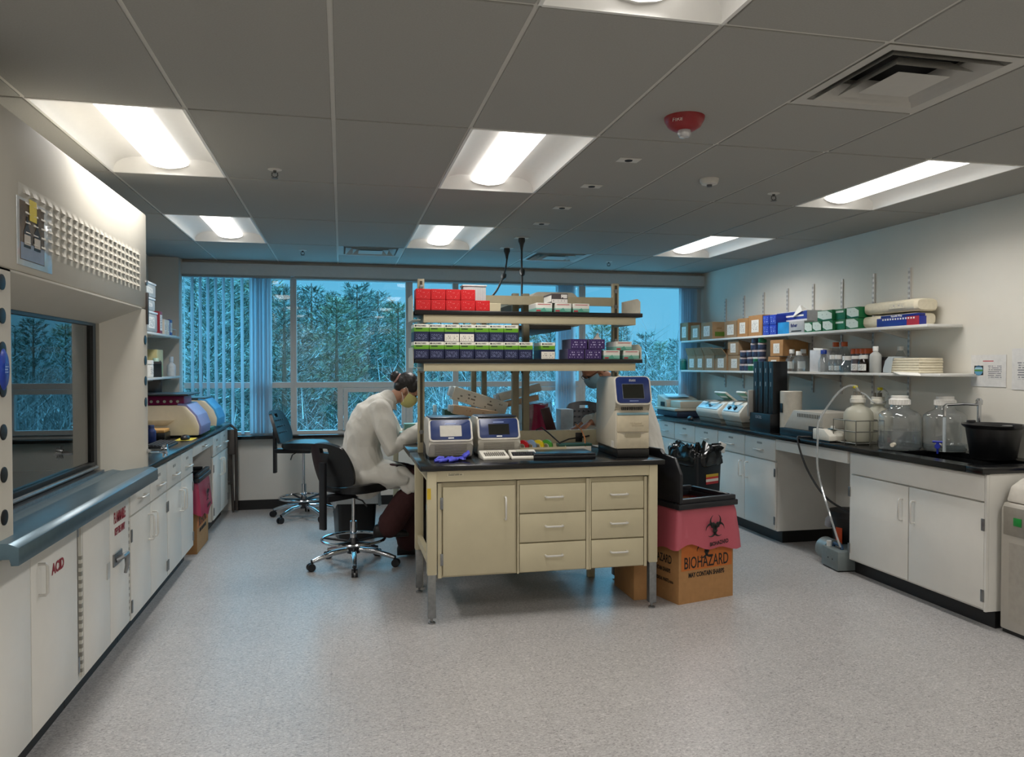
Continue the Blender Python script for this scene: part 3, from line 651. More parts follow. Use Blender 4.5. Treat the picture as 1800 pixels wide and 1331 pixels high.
o, hx, hy, hh = card_box('dispenser_box', 'pale yellow box with a round blue cross mark on the lower left shelf', 'box', -1.80, -1.64, 7.52, 7.76, 1.41, 1.66, mt('#cfc48e', .5))
MB().lathe([(.06, 0), (.06, .002), (.045, .002), (.045, 0)], n=24, M=T(hx, 0, .09) @ RY(PI/2), cap=False).build('round_mark', mt('#3a352b', .5), o)
MB().box(hx, hx+.002, -.012, .012, .06, .12).box(hx, hx+.002, -.03, .03, .078, .102).build('cross_mark', mt('#24435f', .5), o)
bottle('spray_bottle', 'white spray bottle with blue nozzle mark at the end of the lower left shelf', (-1.62, 8.02, 1.41), .04, .19, .014, .018, .05, mt('#d8dfe6', .35), mt('#c8d6e4', .35), sh=.7)
# ---- items on the left worktop
def reader(label, y0, y1, cap_hex, deep, x1=-1.12):
    """flat beige bench instrument: sloping front with a coloured nose"""
    o = thing('bench_reader', label, 'lab instrument', (-1.5, (y0+y1)/2, .93), group='beige instruments on the left worktop')
    xb = x1-deep; BEI = mt('#d8ceb8', .42, var=.02)
    prof = [(xb, .945), (x1-.02, .945), (x1-.015, 1.02), (x1-.045, 1.10), (x1-.12, 1.185), (x1-.16, 1.19), (xb, 1.19)]
    MB().prism(prof, 1, y0, y1, .010).build('housing', BEI, o, True)
    c = [(x1-.185, 1.191), (x1-.125, 1.186), (x1-.05, 1.10), (x1-.02, 1.02), (x1-.025, .95), (x1-.006, .95), (x1+.0, 1.02), (x1-.032, 1.108), (x1-.112, 1.199), (x1-.18, 1.206)]
    MB().prism(c, 1, y0+.01, y1-.01, .004).build('front_panel', mt(cap_hex, .4, var=.03), o, True)
    MB().prism([(xb+.05, 1.03), (x1-.26, 1.03), (x1-.20, 1.075), (xb+.05, 1.075)], 1, y0-.008, y0+.01, .002).build('side_recess', mt('#c2b598', .5), o, True)
    MB().box(xb+.02, x1-.1, y0+.03, y1-.03, .931, .946).build('base', BLACK, o, True)
    return o
reader('beige bench instrument with purple front, in front of its blue twin', 6.62, 7.10, '#7d7fae', .60, -1.115); reader('beige bench instrument with bright blue front, at the window end', 7.56, 7.98, '#3f93c8', .60, -1.12)
MAG = mt('#8c0f55', .3, var=.05)
o = thing('tube_rack', 'magenta tube rack lying on the purple-fronted instrument', 'rack', (-1.41, 6.87, 1.19)); MB().box(-.2, .15, -.16, .16, .002, .075, .006).build('body', MAG, o)
for k in range(5): MB().lathe([(.012, 0), (.012, .002)], n=10, M=T(-.1+.05*k, -.162, .03) @ RX(PI/2)).build('hole', PAPER, o)
tag(MB().box(-1.70, -1.21, 6.60, 7.14, 1.268, 1.283, .004).build('tray', PLASTIC), 'black flat tray on the magenta rack', 'tray')
tag(MB().box(-1.70, -1.24, 7.58, 7.98, 1.193, 1.215, .004).build('tray', mt('#22313a', .35)), 'dark flat tray on the blue-fronted instrument', 'tray')
o = thing('monitor', 'black computer monitor on the left worktop beneath the shelf', 'monitor', (-1.71, 7.33, .93), 0)
M_ = RZ(-PI/2+.5)
MB().box(-.02, .02, -.15, .15, .2, .62, .01, M_).build('bezel', PLASTIC, o); MB().box(.0205, .0215, -.138, .138, .22, .60, 0, M_).build('screen', mt('#17242c', .12), o); MB().box(-.012, .012, -.03, .03, .02, .16, 0, M_).build('stand', PLASTIC, o); MB().box(-.07, .07, -.1, .1, .0, .015, .004, M_).build('base', PLASTIC, o)
o = thing('keyboard', 'black computer keyboard at the edge of the left worktop', 'keyboard', (-1.27, 5.95, .93), .0)
MB().prism([(-.07, 0), (.07, 0), (.07, .012), (-.07, .026)], 1, -.21, .21, .003).build('body', PLASTIC, o)
m = MB()
for i in range(5):
    for j in range(15): m.box(-.058+.024*i, -.038+.024*i, -.2+.0267*j, -.177+.0267*j, .024-.0024*i, .031-.0024*i, .001, seg=1)
m.build('keys', mt('#24252a', .5), o)
o = thing('computer_mouse', 'black mouse on a yellow note, left worktop', 'mouse', (-1.20, 6.42, .9315)); MB().ell((0, 0, .012), .034, .06, .028).build('shell', PLASTIC, o)
tag(MB().box(-1.27, -1.14, 6.35, 6.58, .9302, .9312).build('sticky_note', mt('#d2c24a', .6)), 'yellow sticky note under the mouse', 'note')
o = thing('tip_box', 'black box with a tan sponge-like lid behind the keyboard', 'box', (-1.42, 6.48, .93)); MB().box(-.08, .08, -.1, .1, 0, .06, .005).build('body', BLACK, o); MB().box(-.075, .075, -.095, .095, .06, .085, .006).build('lid', mt('#c0965a', .7), o)
bottle('reagent_bottle', 'small dark blue bottle behind the gas valve on the left worktop', (-1.42, 6.30, .93), .035, .13, .02, .022, .02, mt('#1c2f66', .3), mt('#22335f', .4))
tag(MB().box(-1.26, -1.13, 7.2, 7.42, .93, .965, .004).build('tip_box', mt('#1c5a47', .4)), 'small dark green box between the two beige instruments', 'box')
# ---- biohazard boxes
PINK = translucent('pink_bag', '#cf6a78', .35, .28); PINK2 = translucent('magenta_bag', '#bf4a68', .35, .28); ORANGE = mt('#b8662a', .75, var=.05)
def biohazard(mb, R, seg=18):
    """flat symbol in local xz, facing -y: three horns, a ring"""
    for k in range(3):
        a = PI/2+k*2*PI/3; u = (math.cos(a), math.sin(a)); c = (u[0]*R*.42, u[1]*R*.42); c2 = (u[0]*R*.56, u[1]*R*.56)
        O, I = [], []
        for i in range(seg+1):
            th = a+PI-2.55+5.1*i/seg
            O.append((c[0]+R*.58*math.cos(th), c[1]+R*.58*math.sin(th))); I.append((c2[0]+R*.44*math.cos(th), c2[1]+R*.44*math.sin(th)))
        for i in range(seg): mb.plate([(q[0], 0, q[1]) for q in (O[i], O[i+1], I[i+1], I[i])], (0, -.0012, 0))
    for k in range(3):
        a0 = PI/2+k*2*PI/3+PI/3-.65
        for i in range(8):
            t0, t1 = a0+1.3*i/8, a0+1.3*(i+1)/8
            mb.plate([(r_*math.cos(t_), 0, r_*math.sin(t_)) for r_, t_ in ((R*.42, t0), (R*.42, t1), (R*.32, t1), (R*.32, t0))], (0, -.0024, 0))
    return mb
def bio_box(label, loc, rz, w, d, h, lid, bl, seed, pink):
    o = thing('biohazard_box', label, 'waste box', loc, rz, 'biohazard waste boxes')
    def rq(i, z): return [(-w/2+i, i, z), (w/2-i, i, z), (w/2-i, d-i, z), (-w/2+i, d-i, z)]
    MB().loft([rq(0, 0), rq(0, h), rq(.006, h), rq(.006, .01)]).build('carton', CARD, o)
    MB().box(-w/2+.02, w/2-.012, -.0012, 0, h*.355, h*.68).build('orange_print', ORANGE, o)
    txt('lettering', 'BIOHAZARD', .105, INK, o, frame((.0, -.0016, h*.43), (1, 0, 0), (0, 0, 1)), bold=.001, sx=.62)
    txt('lettering', 'MAY CONTAIN SHARPS', .042, INK, o, frame((.0, -.0016, h*.30), (1, 0, 0), (0, 0, 1)), bold=.0012, sx=.66)
    s = biohazard(MB(), .085); s.bm.transform(T(0, -.0014, h*.585)); s.build('hazard_symbol', INK, o, ang=3)
    for q in ((-w/2-.0014, d*.45, h*.45, 'BIOHAZARD', .075), (-w/2-.0014, d*.45, h*.33, 'MAY CONTAIN SHARPS', .036), (-w/2-.0014, d*.45, h*.22, 'REGULATED MEDICAL WASTE, n.o.s.', .03)):
        txt('lettering', q[3], q[4], INK, o, frame((q[0], q[1], q[2]), (0, -1, 0), (0, 0, 1)), bold=.001, sx=.6)
    # bag folded down over the top
    r = random.Random(seed); n = 56; rings = []
    ph = [r.uniform(0, 6.28) for _ in range(4)]
    for j, (off, z) in enumerate([(.004, h+.012), (.012, h-.02), (.018, h-.09), (.026, h-.16), (.034, h-bl), (.031, h-bl+.004), (.015, h-.09), (.002, h+.014), (-.009, h-.02), (-.012, h-.3)]):
        ring = []
        for i in range(n):
            t_ = i/n*4; s_ = int(t_); f = t_-s_; hw, hd = w/2+off, d/2+off
            x, y = [(-hw+2*hw*f, -hd), (hw, -hd+2*hd*f), (hw-2*hw*f, hd), (-hw, hd-2*hd*f)][s_]
            a = 2*PI*i/n; amp = min(1, j/3.)*.012 if 0 < j < 6 else 0
            k = 1+amp*(math.sin(7*a+ph[0])+.7*math.sin(13*a+ph[1]))
            dz = (.022*math.sin(3*a+ph[2])+.014*math.sin(8*a+ph[3])) if j in (4, 5) else 0
            cr = .02 if f < .02 else 0
            ring.append((x*k, d/2+y*k, z+dz))
        rings.append(ring)
    b = MB().loft(rings, cap=False); bg_ = b.build('bag', pink, o, ang=2)
    s = biohazard(MB(), .082); s.bm.transform(T(.04, -.036, h-.11) @ RX(.05)); s.build('bag_symbol', INK, bg_, ang=3)
    txt('bag_lettering', 'BIOHAZARD', .034, INK, bg_, frame((.07, -.041, h-.215), (1, 0, .08), (0, 0, 1)), bold=.001, sx=.8)
    m = MB()
    for (a, b_, c, e_) in ((-w/2-.02, w/2+.02, -.025, .03), (-w/2-.02, w/2+.02, d-.03, d+.02), (-w/2-.02, -w/2+.03, .03, d-.03), (w/2-.03, w/2+.02, .03, d-.03)):
        m.box(a, b_, c, e_, h+.014, h+.05, .006).box(a+.012, b_-.012, c+.01, e_-.01, h+.05, h+.08, .004)
    fr = m.build('rim_frame', PLASTIC, o)
    if lid:
        P = [(-.03, .0), (d+.02, .0), (d+.02, .18), (d-.03, .28), (d*.55+.09, .29), (d*.55+.07, .325), (d*.55-.07, .325), (d*.55-.09, .29), (.03, .28), (-.03, .18)]
        MB().prism(P, 0, -w/2-.016, -w/2+.008, .006, M=T(0, 0, h+.06)).build('raised_lid', PLASTIC, o)
    return o
bio_box('cardboard biohazard box with pink bag under the left bench', (-1.135, 6.78, 0), PI/2, .52, .42, .56, False, .26, 3, PINK2)
a = PZ(1193, 1064, 0); b = PZ(1288, 1047, 0); ang = math.atan2(b.y-a.y, b.x-a.x); c = (a+b)/2
bio_box('cardboard biohazard box with pink bag and raised black lid beside the middle bench', (c.x, c.y, 0), ang, (b-a).length, .44, .59, True, .24, 9, PINK)
o = card_box('cardboard_box', 'low brown cardboard box on the floor behind the right bench leg', 'cardboard box', 1.835, 1.965, 4.62, 4.98, 0, .24, CARD)
# ---- folded chair at the end of the left bench
o = thing('folding_chair', 'folded brown-grey metal chair leaning at the end of the left bench', 'chair', (-1.2, 8.29, 0)); BR = mt('#4a4440', .4, .4)
m = MB(); m.tube([(-1.30, 8.30, .02), (-1.34, 8.27, .55), (-1.34, 8.245, .86), (-1.28, 8.235, .92), (-1.12, 8.235, .92), (-1.055, 8.245, .86), (-1.055, 8.27, .55), (-1.06, 8.30, .02)], .016, 8); m.build('front_frame', BR, o, True)
m = MB(); m.tube([(-1.27, 8.275, .02), (-1.29, 8.305, .5), (-1.29, 8.31, .78), (-1.11, 8.31, .78), (-1.11, 8.305, .5), (-1.09, 8.275, .02)], .014, 8).tube([(-1.28, 8.29, .3), (-1.10, 8.29, .3)], .01); m.build('rear_frame', BR, o, True)
MB().box(-1.33, -1.065, 8.245, 8.275, .60, .86, .012).build('backrest', BR, o, True); MB().box(-1.28, -1.11, 8.283, 8.303, .32, .72, .008).build('seat', BR, o, True)
# ================================================================ MIDDLE: front bench
BX0, BX1, BY0, BY1, BT = .445, 1.965, 4.43, 5.17, .93
o = thing('lab_bench', 'front middle lab bench, black top on cream legs with grey steel feet', 'bench', (1.2, 4.8, 0))
MB().box(BX0, BX1, BY0, BY1, BT-.03, BT, .004).build('worktop', EPOXY, o, True)
lg = [(.485, 4.44, 1), (1.865, 4.44, 1), (.475, 5.08, 0), (1.865, 5.08, 0)]
for x, y, f in lg:
    l = MB().box(x, x+.055, y, y+.055, .29, .898, .003).build('leg', CREAM, o, True)
    MB().box(x+.004, x+.051, y+.004, y+.051, .035, .292, .002).build('leg_sleeve', STEEL, l, True)
    MB().lathe([(.022, 0), (.022, .008), (.008, .014), (.008, .036)], c=(x+.0275, y+.0275, 0), n=16).build('foot', STEEL, l, True)
m = MB(); m.box(.54, 1.865, 4.445, 4.475, .835, .898).box(.53, 1.865, 5.09, 5.12, .835, .898).box(.49, .52, 4.495, 5.08, .835, .898).box(1.88, 1.91, 4.495, 5.08, .835, .898)
m.build('apron', CREAM, o, True)
for x in (.49, 1.88)[:1]: MB().box(x, x+.03, 4.495, 5.08, .34, .39).build('side_rail', CREAM, o, True)
MB().box(.60, .70, 4.4435, 4.445, .868, .884).build('maker_plate', printed('maker_plate', '#c9c0a4', '#26241f', 2, .6, ax=(0, 2)), o, True)
t_ = tag(MB().box(.484, .506, 4.4385, 4.4398, .735, .80).build('tape_strip', mt('#cfae2c', .5)), 'strip of yellow tape stuck on the front left bench leg', 'tape')
cz0, cz1, cy = .265, .826, 4.46
xs = [xy(769, cy), xy(909, cy), xy(1036, cy), xy(1138, cy)]
gl = 'cream cabinets hung under the front middle bench'
o = thing('hanging_cabinet', 'cream hanging cupboard with one tall door, left under the middle bench', 'cabinet', ((xs[0]+xs[1])/2, 4.7, cz0), group=gl)
MB().box(xs[0], xs[1]-.001, cy+.016, 4.98, cz0, cz1).build('body', CREAM, o, True)
d = MB().box(xs[0]+.03, xs[1]-.012, cy-.004, cy+.014, cz0+.012, cz1-.025, .003).build('door', CREAM, o, True)
MB().box(xs[0], xs[0]+.022, cy-.002, cy+.016, cz0, cz1).build('face_frame', CREAM, o, True)
loop_handle(d, (xs[1]-.075, cy-.004, cz1-.16), (0, 0, 1), .13, (0, -1, 0), SATIN)
for z in (cz1-.12, cz0+.11): MB().box(xs[0]+.014, xs[0]+.032, cy-.008, cy-.002, z-.035, z+.035, .002).build('hinge', STEEL, o, True)
for i, lab in ((1, 'cream three-drawer unit in the centre under the middle bench'), (2, 'cream three-drawer unit at the right end under the middle bench')):
    a, b = xs[i]+.001, xs[i+1]-.001
    o = thing('drawer_unit', lab, 'cabinet', ((a+b)/2, 4.7, cz0), group=gl)
    MB().box(a, b, cy+.016, 4.98, cz0, cz1).build('body', CREAM, o, True)
    MB().box(a, a+.01, cy-.002, cy+.016, cz0, cz1).box(b-.018, b, cy-.002, cy+.016, cz0, cz1).build('face_frame', CREAM, o, True)
    for k in range(3):
        z0 = cz0+.008+k*.178; d = MB().box(a+.014, b-.022, cy-.004, cy+.014, z0, z0+.170, .003).build('drawer', CREAM, o, True)
        loop_handle(d, ((a+b)/2, cy-.004, z0+.095), (1, 0, 0), .105, (0, -1, 0), SATIN)
# ---- shelving over the front bench
SY0, SY1 = 4.75, 5.12
o = thing('bench_shelving', 'cream metal upright frame with two black shelves on the middle bench', 'shelving', (1.2, 5.03, BT))
CRM = mt('#b7ad90', .45, var=.04)
for x0 in (xy(734.5, 5.13), xy(1077, 5.13)):
    p_ = MB().box(x0, x0+.045, 5.13, 5.168, BT+.001, 2.095, .002).build('upright', CRM, o, True)
    MB().box(x0+.014, x0+.031, 5.126, 5.1305, 1.0, 2.08).build('slot_channel', mt('#4b4535', .6), p_, True)
    for z in (1.07, 1.48, 1.69, 1.93, 2.04): MB().lathe([(.016, 0), (.014, .005), (.006, .006)], n=12, M=T(x0+.0225, 5.129, z) @ RX(PI/2)).build('bolt', STEEL, p_, True)
MB().box(xy(734.5, 5.13)+.0455, xy(1077, 5.13)-.0005, 5.14, 5.165, 1.935, 1.995).build('top_beam', CRM, o, True)
rb = MB().box(xy(734.5, 5.13)+.0455, xy(1077, 5.13)-.0005, 5.132, 5.168, .955, 1.064, .003).build('bottom_beam', CRM, o, True)
MB().box(1.60, 1.65, 5.128, 5.132, .98, 1.045, .002).build('power_socket', BLACK, rb, True)
for z in (1.86, 1.557):
    s = MB().box(.447, 1.945, SY0, SY1+.005, z-.026, z, .004).build('shelf', BLACK, o, True)
    MB().box(.50, 1.90, SY0+.012, SY0+.034, z-.077, z-.027, .002).box(.50, .52, SY0+.034, 5.129, z-.077, z-.027).box(1.88, 1.90, SY0+.034, 5.129, z-.077, z-.027).build('shelf_rail', CREAM, s, True)
def bookend(x, y0, y1, z, h, side, label):
    o = thing('bookend', label, 'bookend', (x, (y0+y1)/2, z), group='white metal shelf ends')
    hy = (y1-y0)/2
    MB().prism([(-hy, 0), (-hy, h*.75), (-hy+.04, h*.97), (-hy+.06, h), (hy, h), (hy, 0)], 0, -.002, .002).build('plate', mt('#d2ccbb', .4), o)
    MB().box(min(0, -side*.05), max(0, -side*.05), -hy, hy, .0002, .0025).build('flange', mt('#d2ccbb', .4), o)
bookend(1.93, SY0+.01, SY1-.02, 1.86, .10, 1, 'white metal end plate at the right end of the top shelf'); bookend(1.938, SY0+.01, SY1-.02, 1.557, .10, 1, 'white metal end plate at the right end of the lower shelf')
bookend(.435, SY0+.03, SY1-.02, 1.8, .16, -1, 'grey white end plate at the left end of the top shelf'); bookend(.438, SY0+.03, SY1-.02, 1.5, .13, -1, 'grey white end plate at the left end of the lower shelf')
# red boxes
RED = mt('#c0161d', .4, var=.03); y0 = SY0+.012
def minibox(name, label, cat, grp, mat, w_, d_, h_, p, rz=0):
    o = thing(name, label, cat, p, rz, grp); MB().box(-w_/2, w_/2, 0, d_, 0, h_, .002, seg=1).build('carton', mat, o); return o
rp = (px_ := (xy(861, y0)-xy(730.5, y0))/5)
REDP = printed('red_print', '#c0161d', '#e6c9c4', 7, .36, .35, ax=(0, 2))
rproto = None; xl = xy(731, y0); z = 1.86
for row, nn in ((0, 5), (1, 4)):
    for k in range(nn):
        lab = 'glossy red reagent carton, %s from the left in the %s row' % (ORD[k], ['lower', 'upper'][row]); pos = (xl+rp*(k+.5), y0, z+row*.0665)
        if rproto is None:
            rproto = minibox('reagent_carton', lab, 'box', 'red cartons on the top shelf', RED, rp-.002, .12, .066, pos); MB().box(-rp/2+.004, rp/2-.005, -.0006, 0, .004, .062).build('front_print', REDP, rproto)
        else: dup(rproto, pos, None, lab)
# green, white and navy glove boxes
GW = (xy(834, y0)-xy(727.5, y0))/4; xl = xy(727.5, y0)
GBM = bands('glove_box_bands', 2, [(0, '#10193f'), (.57, '#5f9a1c'), (.80, '#e2dfd2')]); GTX = printed('glove_small_print', '#10193f', '#7d84a6', 7, .5, .45, ax=(0, 2))
def glovebox(lab, pos, low=False):
    o = minibox('glove_box', lab, 'box', 'white, green and navy glove cartons on the lower shelf', GBM, GW-.0025, .2, .1075, pos)
    txt('lettering', 'HALYARD', .0125, INK, o, frame((.0, -.0004, .097), (1, 0, 0), (0, 0, 1)), bold=.0003)
    MB().lathe([(.0055, 0), (.0055, .0008)], n=14, M=T(-.036, 0, .097) @ RX(PI/2)).build('round_mark', INK, o)
    MB().box(-GW/2+.012, GW/2-.042, -.0006, 0, .076, .083).build('title_bar', mt('#1d3a12', .5), o)
    if low: MB().box(-GW/2+.002, GW/2-.003, -.0008, 0, .0015, .048).build('label', printed('glove_label', '#ddd8cc', '#7d7a74', 4, .45, .5, ax=(0, 2)), o)
    else: MB().box(-GW/2+.004, GW/2-.006, -.0006, 0, .006, .052).build('small_print', GTX, o)
    return o
g0 = g1 = None; z = 1.557
for row, nn in ((0, 8), (1, 7)):
    for k in range(nn):
        low = row == 1 and k in (2, 3); pos = (xl+GW*(k+.5), y0, z+row*.1085)
        lab = 'glove carton with a white label below, %s from the left in the upper row' % ORD[k] if low else 'white, green and navy glove carton, %s from left, %s row' % (ORD[k], ['lower', 'upper'][row])
        src = g1 if low else g0
        if src is None:
            n_ = glovebox(lab, pos, low)
            if low: g1 = n_
            else: g0 = n_
        else: dup(src, pos, None, lab)
dup(g1, (xy(964, y0), y0+.005, z), None, 'glove carton with a white label, standing alone at the right of its row')
PUR = printed('purple_print', '#37215e', '#c4bedb', 4, .44, .4, ax=(0, 2)); PURS = mt('#5b5570', .5)
pw = .095
for i, (pxx, zz, lab) in enumerate([(1012.5, 0, 'purple carton, lower left of the four'), (1043, 0, 'dark purple carton, lower right of the four'), (1017.5, .066, 'purple carton, upper left of the four'), (1049, .066, 'purple carton, upper right of the four, tissue poking out')]):
    o = minibox('tip_carton', lab, 'box', 'purple cartons on the lower shelf', PURS, .112, .2, .065, (xy(pxx, y0+.01), y0+.01, z+zz)); MB().box(-.055, .055, -.0007, 0, .001, .064).build('front_print', PUR, o)
    if i == 3: MB().loft([[(.0, .05, .066), (.05, .05, .066), (.05, .09, .066), (.0, .09, .066)], [(.012, .055, .085), (.035, .06, .085), (.035, .08, .085), (.012, .08, .085)], [(.028, .06, .112), (.034, .065, .112), (.034, .07, .112), (.03, .07, .112)]]).build('tissue', PAPER, o)
# teal and white cartons
TEAL = bands('teal_box', 2, [(0, '#7fb6a4'), (.42, '#cfe0d8'), (.5, '#dfdcd2')])
def tealbox(lab, pos, w_=.108, h_=.058):
    o = minibox('pipette_tip_carton', lab, 'box', 'white and teal cartons on the bench shelves', TEAL, w_, .2, h_, pos)
    m = MB().plate([(-w_/2+.002, 0, .012), (-w_/2+.03, 0, .012), (0, 0, h_*.5), (w_/2-.04, 0, h_*.15), (w_/2-.002, 0, h_*.12), (w_/2-.002, 0, .003), (-w_/2+.002, 0, .003)], (0, -.0006, 0)); m.build('wave_print', mt('#4f9a86', .45), o)
    MB().box(-w_/2+.012, w_/2-.012, -.0006, 0, h_*.8, h_*.88).build('red_line', mt('#b5545a', .5), o); MB().box(-w_/2+.002, -w_/2+.03, -.001, 0, .004, .014).build('red_tab', mt('#a8303c', .5), o); return o
t0 = None
for pxx, zz, lab in ((956.5, 1.86, 'white and teal carton on the top shelf, leftmost of three'), (990, 1.86, 'white and teal carton on the top shelf, middle of three'), (1022, 1.86, 'white and teal carton on the top shelf, rightmost of three'), (1076, z, 'white and teal carton on the lower shelf, lower left of three'), (1110, z, 'white and teal carton on the lower shelf, lower right of three'), (1097, z+.0585, 'white and teal carton lying on top of two others on the lower shelf')):
    pos = (xy(pxx, y0), y0, zz)
    if t0 is None: t0 = tealbox(lab, pos)
    else: dup(t0, pos, None, lab)
o = minibox('slide_carton', 'dark brown and white carton lying on the teal cartons of the top shelf', 'box', None, mt('#4a4244', .45), .11, .2, .062, (xy(984, y0), y0+.005, 1.86+.0585), .0)
MB().box(-.053, .053, -.0007, 0, .001, .026).box(.01, .05, -.0007, 0, .032, .056).build('white_print', printed('slide_print', '#d6d2cc', '#3a3538', 3, .4, .5, ax=(0, 2)), o); MB().box(-.0555, -.055, .0, .19, .01, .05).build('side_label', PAPER, o)
o = minibox('beige_block', 'plain beige carton on the top shelf right of the red cartons', 'box', None, CREAM, .075, .18, .055, (xy(873, y0), y0+.05, 1.86))
# ---- instruments on the front bench
SHELL = mt('#bdb8ac', .4, var=.02); DBLUE = mt('#1f3263', .3, var=.04)
def thermocycler(label, px, py, screen, group):
    p = PZ(px, py, BT); p.y = min(p.y, 4.79); p.x = xy(px, p.y); o = thing('thermal_cycler', label, 'lab instrument', p, 0, group); W_ = .138; o.scale = (1, .86, 1.02)
    P = [(.035, .012), (.012, .085), (.0, .105), (.012, .118), (.06, .215), (.075, .235), (.11, .248), (.33, .248), (.37, .22), (.385, .06), (.37, .012)]
    MB().prism(P, 0, -W_, W_, .012).build('housing', SHELL, o)
    fu = Vector((0, .048, .097)).normalized(); fn = Vector((0, -fu.z, fu.y)); b0 = Vector((0, .012, .118))
    F = frame(b0+fn*.001, (1, 0, 0), fu); ln = .108
    def rr(w_, h0, h1, r_, k=5):
        pts = []
        for cx_, cy_, a_ in ((w_-r_, h0+r_, -PI/2), (w_-r_, h1-r_, 0), (-w_+r_, h1-r_, PI/2), (-w_+r_, h0+r_, PI)):
            for i in range(k+1): pts.append((cx_+r_*math.cos(a_+PI/2*i/k), cy_+r_*math.sin(a_+PI/2*i/k)))
        return pts
    MB().prism(rr(W_-.001, -.012, ln+.022, .022), 2, -.008, .010, .004, M=F).build('bezel_rim', mt('#d5d0c4', .4), o)
    bp_ = MB().prism(rr(W_-.012, -.002, ln+.020, .015), 2, .0, .0135, .002, M=F).build('front_panel', DBLUE, o)
    MB().prism(rr(.068, .018, .09, .003), 2, .0136, .0145, M=F).build('screen', screen, bp_)
    MB().box(-.018, .018, .004, .011, .0136, .0142, 0, F).build('badge', PAPER, bp_); MB().box(-.035, .035, .100, .106, .0136, .0140, 0, F).build('model_print', mt('#8fa0cc', .4), bp_)
    MB().box(-W_+.012, W_-.012, .07, .33, .246, .253, .003).build('lid', mt('#1b2336', .35), o)
    m = MB()
    for k in range(7): m.box(-.1, .1, .004+.0028*k, .02+.0035*k, .088-.0105*k, .0915-.0105*k)
    m.build('vent_slots', mt('#837e74', .5), o); MB().box(-W_+.004, W_-.004, .045, .365, 0, .018, .004).build('base', BLACK, o)
    MB().prism([(.20, .0), (.38, .0), (.38, .085), (.26, .07), (.215, .03)], 0, -W_-.003, -W_+.002).build('side_foot', BLACK, o)
    return o
SCR_L = mt('#b5b1a6', .25, var=.05, emit=.12); SCR_D = mt('#23241f', .15, var=.05)
thermocycler('small thermal cycler with a lit pale screen, left on the bench', 793, 808, SCR_L, 'blue-fronted thermal cyclers'); thermocycler('small thermal cycler with a dark screen and brass tag, second on the bench', 878, 798, SCR_D, 'blue-fronted thermal cyclers')
# tall instrument
p = Vector((xy(1112, 4.60), 4.60, BT+.04)); o = thing('pcr_machine', 'tall cream instrument with tilted blue screen head on the right of the bench', 'lab instrument', p, -.06); W_ = .118; o.scale = (.97, .97, .97)
P = [(.0, .012), (.0, .25), (.012, .268), (.03, .28), (.012, .292), (-.018, .30), (-.024, .315), (.028, .478), (.045, .487), (.40, .487), (.47, .44), (.48, .05), (.46, .012)]
SH2 = mt('#c8c0ae', .4, var=.02)
MB().prism(P, 0, -W_, W_, .014).build('housing', SH2, o)
fu = Vector((0, .052, .163)).normalized(); fn = Vector((0, -fu.z, fu.y)); F = frame(Vector((0, -.024, .315)), (1, 0, 0), fu)
def rr2(w_, h0, h1, r_, k=5):
    pts = []
    for cx_, cy_, a_ in ((w_-r_, h0+r_, -PI/2), (w_-r_, h1-r_, 0), (-w_+r_, h1-r_, PI/2), (-w_+r_, h0+r_, PI)):
        for i in range(k+1): pts.append((cx_+r_*math.cos(a_+PI/2*i/k), cy_+r_*math.sin(a_+PI/2*i/k)))
    return pts
MB().prism(rr2(W_+.006, -.012, .182, .03), 2, -.012, .012, .004, M=F).build('screen_rim', mt('#d6d0c2', .4), o)
bp_ = MB().prism(rr2(W_-.004, -.002, .176, .024), 2, .0, .0155, .002, M=F).build('screen_panel', mt('#1a2c63', .3), o)
MB().prism(rr2(.070, .03, .125, .003), 2, .0155, .0170, M=F).build('screen', SCR_D, bp_); MB().prism(rr2(.074, .026, .129, .003), 2, .0153, .0160, M=F).build('screen_edge', mt('#5a6274', .3), bp_)
txt('lettering', 'AB applied\nbiosystems', .010, PAPER, bp_, F @ T(0, .152, .0157), gap=.8); MB().box(-.03, .03, .010, .014, .0156, .016, 0, F).build('model_print', mt('#8fa0cc', .4), bp_)
d = MB().box(-W_+.012, W_-.008, -.010, .02, .125, .235, .006).build('upper_door', mt('#cbbfa4', .42), o); txt('embossed_lettering', 'AB Applied\n     Biosystems', .018, mt('#b9ad93', .5), d, frame((.02, -.0105, .175), (1, 0, 0), (0, 0, 1)), ext=.001, gap=.8)
MB().box(-W_+.012, W_-.008, -.008, .02, .237, .252, .002).build('blue_band', mt('#7fa3ad', .4), o)
d = MB().prism([(-W_+.012, .016), (W_-.008, .016), (W_-.008, .118), (W_-.03, .118), (.06, .105), (.05, .082), (-.05, .082), (-.06, .105), (-W_+.03, .118), (-W_+.012, .118)], 1, -.010, .02, .004).build('drawer', mt('#c6bba2', .42), o)
MB().box(-.05, .055, -.004, .004, .083, .118).build('drawer_recess', mt('#a0977f', .5), d)
m = MB()
for k in range(12): m.box(-.07+.0125*k, -.063+.0125*k, .0135, .03, .262, .292)
m.build('vent_slots', mt('#3d3a33', .6), o)
MB().box(-W_-.0012, -W_, .03, .085, .02, .065).build('side_label', printed('side_label', '#ddd8cd', '#55514a', 5, .5, .5, ax=(1, 2)), o)
MB().box(-W_+.01, W_-.01, -.02, .45, -.0405, .0125, .003).build('base', BLACK, o)
